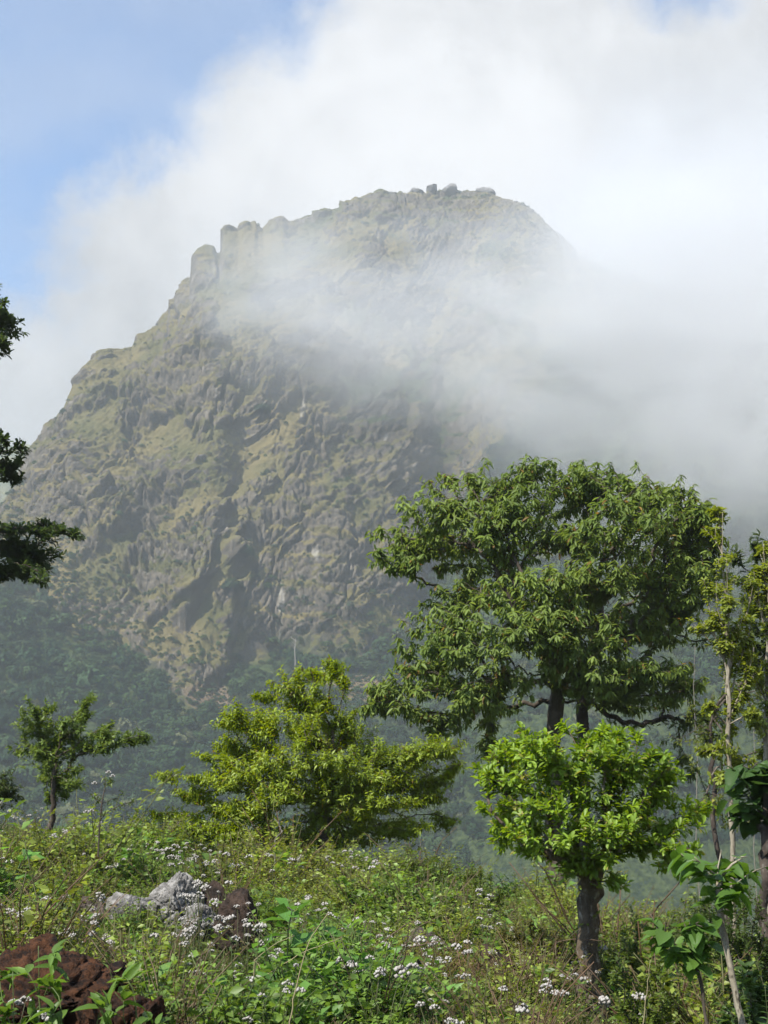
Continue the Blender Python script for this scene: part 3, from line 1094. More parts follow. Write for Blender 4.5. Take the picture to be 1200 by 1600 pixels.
    pm = [(520, 1040, 30, 12), (495, 1050, 26, 14), (540, 1065, 14, 14), (450, 1070, 28, 20), (420, 1085, 22, 10), (465, 1095, 36, 18), (500, 1090, 24, 20), (520, 1120, 36, 16), (360, 1120, 26, 20), (400, 1130, 36, 22), (445, 1130, 44, 24, -.6), (350, 1160, 16, 10),
          (500, 1150, 50, 24, .6), (560, 1150, 36, 18), (380, 1170, 48, 20), (440, 1180, 52, 26, -.8), (340, 1185, 26, 12), (520, 1195, 54, 26, -.8), (590, 1175, 50, 22), (650, 1175, 44, 22), (690, 1165, 30, 20), (705, 1195, 16, 22),
          (370, 1215, 56, 22, -.5), (440, 1230, 50, 24, -.8), (320, 1215, 20, 12), (570, 1215, 56, 24, -.5), (640, 1215, 50, 22), (690, 1215, 26, 18), (260, 1215, 22, 8), (290, 1235, 26, 10), (330, 1255, 40, 14), (390, 1265, 48, 24, -.6),
          (260, 1270, 28, 8), (300, 1290, 36, 14), (360, 1300, 50, 16), (420, 1295, 30, 16, -.5), (530, 1240, 50, 24, -.4), (600, 1250, 52, 22), (665, 1250, 36, 12), (700, 1280, 26, 10), (560, 1275, 40, 18), (620, 1290, 50, 14), (490, 1285, 36, 24), (540, 1310, 40, 16, .3), (470, 1315, 50, 14, .3)]
    tree('feathery_tree', 'olive yellow spreading tree with fine leaves and a tufted leading shoot, mid meadow', 'tree', bm_, trm, pm, Ym, 25, 0.12, 0.004, 170, 15, (0.115, 0.040), 'small', 0.30,
         ((0.125, 0.185, 0.016), (0.270, 0.345, 0.036)), M_BARK, M_LEAF, 0.9, (-0.2, 0.9), 0.35, accent=(0.03, (0.17, 0.12, 0.02)), wig=0.04, ax_up=0.2)
    # small forked tree to the left
    Yl = 27
    bl = on_ground(82, Yl)
    trl = [bl - [0, 0, .1], P(83, 1270, Yl), P(84, 1240, Yl), P(86, 1215, Yl), P(84, 1190, Yl), P(76, 1165, Yl)]
    pl = [(55, 1115, 20, 18), (75, 1105, 10, 9), (60, 1145, 28, 22), (50, 1175, 20, 14), (82, 1180, 30, 22), (85, 1215, 22, 20), (82, 1240, 14, 12), (105, 1155, 20, 18), (115, 1130, 16, 16), (140, 1105, 15, 12), (128, 1118, 14, 12), (140, 1155, 22, 14), (170, 1145, 22, 14),
          (200, 1152, 22, 10), (228, 1150, 14, 8), (120, 1200, 9, 7), (115, 1222, 16, 10), (160, 1165, 26, 10)]
    tree('small_tree', 'small slender tree with forked tufted branches at the left edge of the meadow', 'tree', bl, trl, pl, Yl, 35, 0.055, 0.004, 190, 11, (0.11, 0.046), 'small', 0.15,
         ((0.070, 0.120, 0.024), (0.175, 0.24, 0.050)), M_BARK, M_LEAF, 0.4, (0.0, 1.1), 0.2, wig=0.02, swell=1.3)
    bs = on_ground(8, 29)
    tree('round_bush', 'dark green rounded bush cut by the left edge of the picture', 'bush', bs, [bs, bs + [0, 0, .5], bs + [0, 0, .9]],
         [(-20, 1215, 32, 22), (10, 1220, 20, 16), (0, 1240, 30, 14), (-30, 1250, 34, 16)], 29, 36, 0.04, 0.005, 200, 11, (0.10, 0.05), 'small', 0.1, ((0.03, 0.055, 0.014), (0.075, 0.105, 0.025)), M_BARK, M_LEAF, 0.4)
    # tree standing out of view to the left, its boughs reaching in
    Yo = 33
    bo = on_ground(-330, Yo)
    tro = [bo, P(-335, 1200, Yo), P(-340, 1050, Yo), P(-330, 900, Yo), P(-335, 760, Yo), P(-325, 620, Yo), P(-320, 480, Yo)]
    po = [(-20, 460, 26, 18), (0, 500, 30, 28), (-12, 540, 28, 32), (-60, 500, 60, 60), (-20, 690, 36, 18), (8, 712, 32, 20), (15, 738, 20, 14), (-70, 710, 60, 40), (0, 830, 50, 18), (60, 830, 38, 14), (95, 833, 26, 8), (30, 860, 50, 24), (60, 885, 28, 18), (-10, 885, 60, 20), (70, 905, 16, 8),
          (-90, 860, 60, 50), (-200, 450, 110, 80), (-220, 650, 110, 80), (-240, 830, 100, 60), (-330, 380, 130, 90), (-420, 560, 120, 100), (-440, 780, 120, 90), (-150, 600, 60, 60)]
    tree('overhanging_tree', 'tall dark tree at the far left whose leafy boughs reach into the sky', 'tree', bo, tro, po, Yo, 45, 0.34, 0.007, 72, 11, (0.19, 0.072), 'obov', 0.1,
         ((0.026, 0.050, 0.013), (0.070, 0.105, 0.027)), M_BARK_DARK, M_LEAF_DARK, 1.2, (0.1, 1.1), 0.15, wig=0.03)
    # pale slender trees with yellow green whorls at the right
    def slender(px, yc, top, seed, whorls, label, lean=0, base_py=None):
        bb = on_ground(px, yc)
        by = pix(bb)[1]
        line = [bb + (0, 0, -.1)] + [P(px + lean * (1 - (q - top) / (by - top)) + 3 * math.sin(q * .02), q, yc) for q in np.linspace(by - 30, top, 12)]
        tree('slender_tree', label, 'tree', bb, line, whorls, yc, seed, 0.042, 0.005, 200, 11, (0.115, 0.050), 'obov', 0.25,
             ((0.12, 0.165, 0.020), (0.24, 0.28, 0.045)), M_BARK_PALE, M_LEAF, 0.3, (-0.1, 0.8), 0.1, alpha=0.8, wig=0.012, group='pale slender trees at the right')
    gt = np.random.default_rng(58)
    bx = on_ground(1120, 25)
    lx = [bx, P(1122, 1330, 25), P(1110, 1260, 25), P(1118, 1200, 25), P(1112, 1150, 25)]
    px_ = [(gt.uniform(1060, 1205), gt.uniform(1060, 1300), gt.uniform(10, 26), gt.uniform(6, 14)) for _ in range(24)]
    tree('twiggy_tree', 'sparse twiggy small tree tangled between the low arching limb and the slender trunks', 'tree', bx, lx, px_, 25, 57, 0.05, 0.005, 70, 7, (0.10, 0.045), 'small', 0.35,
         ((0.065, 0.095, 0.020), (0.160, 0.190, 0.040)), M_BARK_DARK, M_LEAF, 1.2, (0.0, 1.0), 0.3, alpha=0.25, wig=0.03)
    slender(1150, 22, 800, 55, [(1128, 803, 20, 10), (1115, 825, 14, 8), (1118, 915, 20, 14), (1108, 965, 24, 12), (1135, 945, 20, 12), (1092, 978, 18, 8), (1140, 985, 22, 14), (1150, 1025, 24, 22), (1158, 1072, 18, 14), (1110, 1105, 15, 9), (1115, 1165, 26, 10), (1140, 1140, 16, 8), (1175, 910, 20, 10), (1165, 960, 16, 10), (1130, 870, 14, 8), (1165, 1000, 20, 10), (1128, 1010, 16, 10), (1140, 1100, 18, 10), (1165, 1110, 18, 9), (1150, 1190, 22, 10), (1128, 1215, 16, 8), (1165, 1050, 20, 10)],
            'pale slender trunk with yellow green leaf whorls, its tip left of the other', -20)
    slender(1202, 23, 850, 56, [(1190, 855, 18, 12), (1180, 890, 20, 12), (1170, 915, 24, 12), (1200, 930, 24, 14), (1196, 985, 22, 12), (1205, 1095, 18, 12), (1215, 880, 22, 14), (1180, 950, 16, 9), (1186, 1030, 18, 10), (1200, 1060, 22, 12), (1182, 1130, 16, 8), (1200, 1180, 20, 10)],
            'pale slender tree with yellow green whorls cut by the right edge', -6)
    # dark tree beyond the right edge
    bd = on_ground(1290, 33)
    trd = [bd, P(1290, 1250, 33), P(1280, 1120, 33), P(1270, 1020, 33), P(1265, 930, 33)]
    pdk = [(1180, 850, 24, 18), (1150, 870, 20, 12), (1200, 880, 40, 24), (1190, 940, 40, 26), (1160, 1000, 34, 18), (1190, 1020, 40, 20), (1180, 1050, 24, 14), (1260, 860, 60, 50), (1290, 960, 70, 50), (1140, 1090, 16, 10), (1190, 1130, 30, 14), (1100, 1120, 20, 12), (1110, 1150, 26, 14)]
    tree('dark_tree', 'dark leaved tree leaning in from the right edge behind the slender trunks', 'tree', bd, trd, pdk, 33, 65, 0.2, 0.008, 36, 10, (0.22, 0.085), 'lance', 0.4, ((0.034, 0.058, 0.016), (0.085, 0.115, 0.030)), M_BARK_DARK, M_LEAF_DARK, 1.0)
    # mossy trunk at the right edge with big dark leaves
    bt = on_ground(1196, 15)
    trt = [bt, P(1196, 1500, 15), P(1192, 1420, 15), P(1196, 1340, 15), P(1194, 1280, 15), P(1200, 1220, 15), P(1205, 1160, 15)]
    pt = [(1160, 1200, 30, 14), (1185, 1215, 24, 14), (1140, 1225, 24, 12), (1165, 1255, 24, 14), (1195, 1250, 20, 14), (1150, 1275, 20, 8), (1215, 1190, 30, 30), (1230, 1250, 30, 30), (1195, 1280, 18, 10)]
    tree('creeper_clad_tree', 'rough dark trunk at the right edge hung with big glossy creeper leaves', 'tree', bt, trt, pt, 15, 75, 0.068, 0.006, 70, 4, (0.24, 0.15), 'broad', 0.6, ((0.030, 0.065, 0.016), (0.075, 0.145, 0.036)), M_BARK_DARK, M_LEAF_DARK, 0.4)
    # broad leaved saplings in front
    bq = on_ground(1152, 10.8)
    trq = [bq, P(1150, 1560, 10.8), P(1140, 1500, 10.8), P(1128, 1450, 10.8), P(1120, 1405, 10.8), P(1122, 1370, 10.8)]
    pq = [(1085, 1335, 22, 10), (1100, 1360, 24, 10), (1130, 1350, 26, 14), (1160, 1335, 24, 12), (1180, 1345, 18, 10), (1155, 1375, 24, 12), (1120, 1385, 18, 8), (1060, 1330, 12, 6)]
    tree('broad_leaf_sapling', 'tall sapling with a pale ringed stem and broad leaves in front of the slender trunks', 'sapling', bq, trq, pq, 10.8, 85, 0.028, 0.005, 50, 4, (0.19, 0.10), 'broad', 0.65, ((0.05, 0.11, 0.018), (0.11, 0.21, 0.034)), M_BARK_PALE, M_LEAF, 0.25, wig=0.006, group='broad leaved saplings')
    bq = on_ground(1102, 10.2)
    trq = [bq, P(1100, 1580, 10.2), P(1096, 1530, 10.2), P(1082, 1490, 10.2), P(1074, 1455, 10.2), P(1070, 1430, 10.2)]
    pq = [(1020, 1440, 16, 10), (1035, 1455, 14, 10), (1065, 1430, 20, 10), (1090, 1440, 18, 10), (1105, 1460, 12, 8), (1050, 1480, 16, 8), (1082, 1475, 14, 8)]
    tree('broad_leaf_sapling', 'low sapling with rounded pale backed leaves beside the pale ringed stem', 'sapling', bq, trq, pq, 10.2, 86, 0.014, 0.004, 46, 4, (0.165, 0.11), 'broad', 0.6, ((0.05, 0.11, 0.020), (0.11, 0.20, 0.036)), M_BARK, M_LEAF, 0.2, wig=0.006, group='broad leaved saplings')


build_trees()


# ------------------------------------------------------------------ meadow: weeds, grass, flowers, rocks
def ray_ground(px, py, h=0.0, ymin=7.0, ymax=60.0):
    """where the line of sight through a photograph pixel meets the ground raised by h"""
    yy = np.linspace(ymin, ymax, 900)
    p = P(px, py, yy)
    hit = np.nonzero(p[:, 2] <= ground_z(p[:, 0], p[:, 1]) + h)[0]
    i = hit[0] if len(hit) else len(yy) - 1
    q = p[i].copy()
    q[2] = float(ground_z(q[0], q[1]))
    return q


def weed_template(seed, h, nstem, nleaf, llen, lw, c_leaf, c_stem, spread=0.25, kind='small'):
    g = np.random.default_rng(seed)
    parts = []
    for _ in range(nstem):
        a = g.uniform(0, 2 * np.pi)
        hh = h * g.uniform(0.55, 1.1)
        k = np.linspace(0, 1, 5)[:, None]
        lean = spread * g.uniform(0.2, 1.2)
        st = np.array([np.cos(a), np.sin(a), 0]) * 0.06 * g.random()
        p = st + np.array([np.cos(a), np.sin(a), 0]) * lean * k ** 1.6 + np.array([0, 0, hh]) * k + g.normal(0, 0.012, (5, 3)) * k
        v, f = tube(p, np.linspace(0.0055, 0.002, 5), 3)
        parts.append((v, f, np.tile(np.array(c_stem) * g.uniform(.8, 1.2), (len(v), 1))))
        m = nleaf
        t = g.uniform(0.12, 1.0, m) ** 0.8
        pos = np.stack([np.interp(t, k[:, 0], p[:, i]) for i in range(3)], -1)
        az = g.uniform(0, 2 * np.pi, m)
        el = g.uniform(-0.35, 0.75, m)
        d = np.stack([np.cos(az) * np.cos(el), np.sin(az) * np.cos(el), np.sin(el)], -1)
        nr = np.array([0, 0, 1.0]) + 0.5 * g.normal(size=(m, 3))
        ln = llen * g.uniform(0.6, 1.25, m) * (1.15 - 0.5 * t)
        cc = np.array(c_leaf) * g.uniform(0.65, 1.4, (m, 1))
        parts.append(leaves(pos + d * 0.01, d, nr, ln, ln * lw, cc, kind))
    return merge(*parts)


def grass_template(seed, n, h):
    g = np.random.default_rng(seed)
    V, F, C = [], [], []
    for i in range(n):
        a = g.uniform(0, 2 * np.pi)
        o = np.array([np.cos(a), np.sin(a), 0])
        s = np.array([-np.sin(a), np.cos(a), 0])
        hh = h * g.uniform(0.5, 1.2)
        ln = hh * g.uniform(0.1, 0.7)
        b = o * g.uniform(0, 0.07)
        w_ = g.uniform(0.0035, 0.006)
        k0 = len(V)
        for q in (0, 0.45, 0.8):
            c = b + o * ln * q ** 2 + np.array([0, 0, hh * (q - 0.25 * q ** 3)])
            V += [c - s * w_ * (1 - 0.6 * q), c + s * w_ * (1 - 0.6 * q)]
        V.append(b + o * ln + np.array([0, 0, hh * 0.78]))
        F += [(k0, k0 + 1, k0 + 3), (k0, k0 + 3, k0 + 2), (k0 + 2, k0 + 3, k0 + 5), (k0 + 2, k0 + 5, k0 + 4), (k0 + 4, k0 + 5, k0 + 6)]
        C += [np.array([1, 1, 1]) * g.uniform(0.7, 1.3)] * 7
    return np.array(V), np.array(F), np.array(C)


ROCK_SPOTS = []          # (x, y, radius): weeds stay low or away there


def clear_of_rocks(x, y, slack=1.0):
    ok = np.ones(len(x), bool)
    for (a, b, r) in ROCK_SPOTS:
        ok &= (x - a) ** 2 + ((y - b) * 1.0) ** 2 > (r * slack) ** 2
    return ok


def build_rocks():
    def at(px, py, yy):
        q = P(px, py, yy)
        return q
    # px of the middle, half width in px, py of the top and of the foot
    defs = [
        ('boulder', 272, 46, 1368, 1448, 71, M_ROCK, 'largest pale grey weathered boulder standing in the flowering weeds', 'boulder', 0.3),
        ('boulder', 302, 30, 1424, 1470, 72, M_ROCK, 'low grey stone at the foot of the largest pale boulder', 'boulder', 1.0),
        ('boulder', 330, 24, 1388, 1450, 73, M_DARKROCK, 'dark rust brown rock in shade right of the largest pale boulder', 'boulder', 2.0),
        ('boulder', 370, 36, 1404, 1495, 82, M_DARKROCK, 'blackish rock in the hollow right of the rust brown rock', 'boulder', 2.6),
        ('boulder', 192, 34, 1402, 1442, 74, M_ROCK, 'small flat grey stone left of the largest pale boulder', 'stone', 0.8),
        ('boulder', 136, 22, 1408, 1442, 75, M_BROWNROCK, 'small brownish stone left of the flat grey one', 'stone', 1.8),
        ('boulder', 298, 26, 1288, 1330, 78, M_BROWNROCK, 'small brown stone in the flowers on the far crest', 'stone', 0.2),
        ('lava_rock', 35, 118, 1496, 1690, 76, M_LAVA, 'large rust red earthy rock in the near left corner', 'rock', 0.4),
        ('lava_rock', 172, 70, 1556, 1700, 77, M_LAVA, 'lower rust red rock sloping down beside the corner one', 'rock', 1.4),
        ('boulder', 630, 38, 1508, 1570, 79, M_BROWNROCK, 'low pitted brownish rock under white flowers at the middle of the slope', 'rock', 0.9),
        ('boulder', 662, 38, 1462, 1510, 80, M_BROWNROCK, 'round brown rock covered in dead stems at the middle of the slope', 'rock', 2.9),
        ('boulder', 778, 30, 1482, 1550, 81, M_DARKROCK, 'dark rock between flowers left of the round tree', 'rock', 1.9),
        ('boulder', 815, 34, 1574, 1630, 83, M_DARKROCK, 'dark broken rock low beneath the round tree', 'rock', 0.5),
        ('boulder', 440, 38, 1472, 1525, 84, M_DARKROCK, 'dark low rock half sunk right of the blackish rock', 'rock', 0.7),
    ]
    for nm, px, hw, top, foot, seed, m_, lab, cat, rz in defs:
        c = ray_ground(px, foot, 0.08)
        k = c[1] / FPX
        hz = 0.5 * (foot - top) * k + 0.06
        sx = hw * k * 1.08
        boulder(nm, (c[0], c[1] + 0.5 * sx, c[2] + hz * 0.85), (sx, sx * 0.95, hz * 1.12), seed, m_, lab, cat, 0.0 if hz > sx * 2 else rz * 0.25, flat=1.2, freq=1.9, rough=0.33 if nm == 'lava_rock' else 0.20, cuts=8, sub=6 if hw > 40 else 5)
        ROCK_SPOTS.append((c[0], c[1] + 0.5 * sx, sx))


def build_meadow():
    g = np.random.default_rng(99)
    # --- leafy weeds
    tm, kinds = [], []
    for i in range(5):
        tm.append(weed_template(400 + i, 0.42, 6, 17, 0.072, 0.60, (0.105, 0.150, 0.026), (0.08, 0.095, 0.03)))
    for i in range(4):
        tm.append(weed_template(420 + i, 0.50, 5, 22, 0.052, 0.55, (0.130, 0.165, 0.028), (0.09, 0.09, 0.035)))
    for i in range(3):
        tm.append(weed_template(440 + i, 0.34, 4, 12, 0.10, 0.62, (0.080, 0.145, 0.026), (0.06, 0.08, 0.03)))
    for i in range(3):
        tm.append(weed_template(460 + i, 0.55, 6, 10, 0.038, 0.42, (0.105, 0.090, 0.030), (0.115, 0.075, 0.045), 0.35))
    for i in range(4):
        tm.append(weed_template(480 + i, 0.46, 5, 15, 0.076, 0.50, (0.085, 0.150, 0.028), (0.08, 0.10, 0.03), 0.22, 'ovate'))
    n = 19500
    yy = 8 + 34 * g.random(n) ** 1.15
    xx = (g.random(n) * 2 - 1) * (0.33 * yy + 2.2)
    ok = clear_of_rocks(xx, yy, 0.7)
    xx, yy = xx[ok], yy[ok]
    n = len(xx)
    zz = ground_z(xx, yy) - 0.02
    pt = perlin(xx * 0.33, yy * 0.33, 0 * xx, 201)
    dry = sstep(0.05, 0.35, perlin(xx * 0.5, yy * 0.4, 0 * xx, 207) + 0.25 * np.exp(-((xx - 1.6) / 1.6) ** 2 - ((yy - 17) / 6) ** 2))
    which = np.where(pt > 0.05, g.integers(0, 5, n), g.integers(5, 9, n))
    which = np.where(g.random(n) < 0.22, g.integers(9, 12, n), which)
    which = np.where(g.random(n) < 0.06 + 0.38 * dry, g.integers(12, 15, n), which)
    which = np.where((g.random(n) < 0.15 * sstep(22, 11, yy)) & (tm is not None), g.integers(15, 19, n), which)
    sc = g.uniform(0.65, 1.35, n) * (0.85 + 0.95 * sstep(0.02, 0.42, perlin(xx * 0.75, yy * 0.55, 0 * xx, 211)))
    sc = np.where(which >= 15, np.minimum(sc, 1.0), sc)
    sc *= 1 - 0.22 * sstep(13, 9, yy)
    sc *= 1 + 0.12 * sstep(13, 17, yy) - 0.38 * sstep(-4.5, -6.5, xx) * sstep(20, 24, yy) - 0.20 * sstep(21, 27, yy)
    tall = (g.random(n) < 0.05) & (yy > 12) & (which < 15)
    sc = np.where(tall, sc * 1.55, sc)
    near = np.zeros(n)
    for (a, b, r) in ROCK_SPOTS[:9]:
        near = np.maximum(near, (np.abs(xx - a * yy / b) < r * 1.15) & (yy < b) & (yy > b - 4.0))
    (tx, ty, _) = on_ground(912, 16.5)
    near = np.maximum(near, (np.abs(xx - tx * yy / ty) < 0.30) & (yy < ty) & (yy > ty - 4.5))
    sc *= 1 - 0.62 * near
    M = rotz(g.uniform(0, 6.28, n)) * sc[:, None, None]
    tint = g.uniform(0.9, 1.55, (n, 1)) * (1 + np.stack([0.05 - 0.2 * pt, 0.11 + 0.05 * pt, 0.12 + 0.1 * pt], -1))
    V, F, C = scatter(tm, which, M, np.stack([xx, yy, zz], -1), tint)
    link('weeds', mesh_np('weeds', V, F, dict(tint=C)), M_LEAF, kind='stuff', label='dense green leafy weeds covering the meadow slope', category='weeds')
    # --- grass between them
    gt = [grass_template(500 + i, 16, 0.42) for i in range(8)]
    n = 6200
    yy = 8 + 34 * g.random(n) ** 1.1
    xx = (g.random(n) * 2 - 1) * (0.33 * yy + 2.2)
    ok = clear_of_rocks(xx, yy, 0.75)
    xx, yy = xx[ok], yy[ok]
    n = len(xx)
    sc = g.uniform(0.6, 1.3, n)
    M = rotz(g.uniform(0, 6.28, n)) * sc[:, None, None]
    t_ = g.random((n, 1))
    tint = np.array([0.075, 0.105, 0.022]) * (1 - t_) + np.array([0.125, 0.125, 0.040]) * t_
    straw = g.random(n) < 0.07
    tint[straw] = np.array([0.26, 0.21, 0.11])
    V, F, C = scatter(gt, g.integers(0, 8, n), M, np.stack([xx, yy, ground_z(xx, yy) - 0.02], -1), tint)
    link('grass', mesh_np('grass', V, F, dict(tint=C)), M_LEAF, kind='stuff', label='thin green and straw coloured grass between the weeds', category='grass')


def flower_head_mesh(seed, r):
    """a flat topped tuft of fluffy white florets"""
    g = np.random.default_rng(seed)
    oct_v = np.array([(1, 0, 0), (-1, 0, 0), (0, 1, 0), (0, -1, 0), (0, 0, 1), (0, 0, -1)], float)
    oct_f = np.array([(0, 2, 4), (2, 1, 4), (1, 3, 4), (3, 0, 4), (2, 0, 5), (1, 2, 5), (3, 1, 5), (0, 3, 5)])
    n = 17
    a = g.uniform(0, 6.28, n)
    q = np.sqrt(g.random(n)) * r
    pos = np.stack([q * np.cos(a), q * np.sin(a), 0.55 * r * (1 - (q / r) ** 2) + g.normal(0, 0.07 * r, n)], -1)
    s = r * g.uniform(0.20, 0.36, n)
    M = rotz(g.uniform(0, 6, n)) * s[:, None, None]
    t_ = g.random((n, 1))
    c = np.array([0.36, 0.35, 0.325]) * (1 - t_) + np.array([0.21, 0.19, 0.17]) * t_
    V, F, C = scatter([(oct_v, oct_f, np.ones((6, 3)))], np.zeros(n, int), M, pos, c)
    return mesh_np('flower_head', V, F, dict(tint=C))


def build_flowers():
    g = np.random.default_rng(123)
    heads = [flower_head_mesh(600 + i, 0.036 + 0.006 * (i % 3)) for i in range(6)]
    for h in heads:
        h.materials.append(M_BLOSSOM)
    protos = []
    for i in range(6):
        nst = 2 + i % 3
        parts, tops = [], []
        for j in range(nst):
            a = g.uniform(0, 6.28)
            hh = g.uniform(0.40, 0.62)
            k = np.linspace(0, 1, 6)[:, None]
            p = np.array([np.cos(a), np.sin(a), 0]) * g.uniform(0.04, 0.26) * k ** 1.4 + np.array([0, 0, hh]) * k
            p[1:] += g.normal(0, 0.008, (5, 3))
            v, f = tube(p, np.linspace(0.005, 0.0022, 6), 4)
            parts.append((v, f, np.tile([0.09, 0.10, 0.04], (len(v), 1))))
            tops.append(p[-1])
        sv, sf, sc_ = merge(*parts)
        lv = weed_template(700 + i, 0.36, nst, 12, 0.07, 0.5, (0.062, 0.100, 0.022), (0.08, 0.09, 0.03), 0.2)
        protos.append((mesh_np('stem', sv, sf, dict(tint=sc_)), mesh_np('foliage', lv[0], lv[1], dict(tint=lv[2])), tops))
        protos[-1][0].materials.append(M_LEAF)
        protos[-1][1].materials.append(M_LEAF)
    # patches of the photograph where the tufts stand: (px, py, rx, ry, count, where)
    patches = [
        (24, 1300, 44, 36, 13, 'on the crest at the left edge'),
        (165, 1318, 70, 24, 14, 'on the crest beside the small slender tree'),
        (250, 1340, 70, 18, 20, 'on the crest above the largest pale boulder'),
        (330, 1345, 40, 14, 8, 'on the crest left of the feathery tree'),
        (430, 1342, 50, 14, 10, 'at the foot of the feathery tree'),
        (505, 1352, 46, 12, 10, 'under the feathery tree in its shade'),
        (585, 1352, 30, 14, 5, 'right of the feathery tree on the crest'),
        (312, 1385, 26, 22, 6, 'just behind the largest pale boulder'),
        (300, 1450, 40, 22, 11, 'in front of the largest pale boulder'),
        (370, 1465, 36, 30, 8, 'round the dark rust brown rock'),
        (70, 1440, 80, 26, 15, 'behind the red earthy rock'),
        (10, 1590, 26, 12, 3, 'in front of the red earthy rock'),
        (230, 1500, 70, 34, 11, 'between the red earthy rock and the boulder'),
        (490, 1440, 46, 24, 9, 'on the open slope right of the dark rock'),
        (560, 1470, 40, 40, 12, 'on the open slope left of the brown rocks'),
        (470, 1530, 90, 40, 9, 'in the near weeds below the dark rock'),
        (640, 1500, 40, 40, 9, 'round the pitted brown rocks'),
        (750, 1415, 16, 10, 3, 'above the brown rocks on the slope'),
        (785, 1460, 22, 20, 6, 'above the dark rock left of the round tree'),
        (740, 1500, 64, 50, 9, 'round the dark rock left of the round tree'),
        (830, 1560, 90, 34, 5, 'below the round tree at the near edge'),
        (905, 1530, 26, 30, 8, 'at the foot of the round tree trunk'),
        (690, 1575, 70, 20, 4, 'in the near weeds below the brown rocks'),
        (1040, 1555, 16, 16, 3, 'beside the broad leaved saplings'),
    ]
    for px, py, rx, ry, cnt, where in patches:
        for _ in range(max(3, round(cnt * 0.85))):
            a, q = g.uniform(0, 6.28), math.sqrt(g.random())
            x_, y_ = px + 1.35 * rx * q * math.cos(a), py + 1.3 * ry * q * math.sin(a)
            i = int(g.integers(0, 6))
            sc = g.uniform(0.95, 1.6)
            b = ray_ground(x_, y_, 0.5 * sc)
            root = empty('flowering_weed', tuple(b), 'weed with fluffy white tufts ' + where, 'wildflower', 'white tufted weeds ' + where)
            root.rotation_euler = (0, 0, g.uniform(0, 6.28))
            root.scale = (sc, sc, sc)
            st, fo, tops = protos[i]
            link('stem', st, None, root)
            link('foliage', fo, None, root)
            for tpt in tops:
                h = link('flower_head', heads[int(g.integers(0, 6))], None, root)
                h.location = tuple(tpt)
                h.rotation_euler = (g.normal(0, .25), g.normal(0, .25), g.uniform(0, 6))
                k = g.uniform(0.5, 1.1)
                h.scale = (k, k, k)


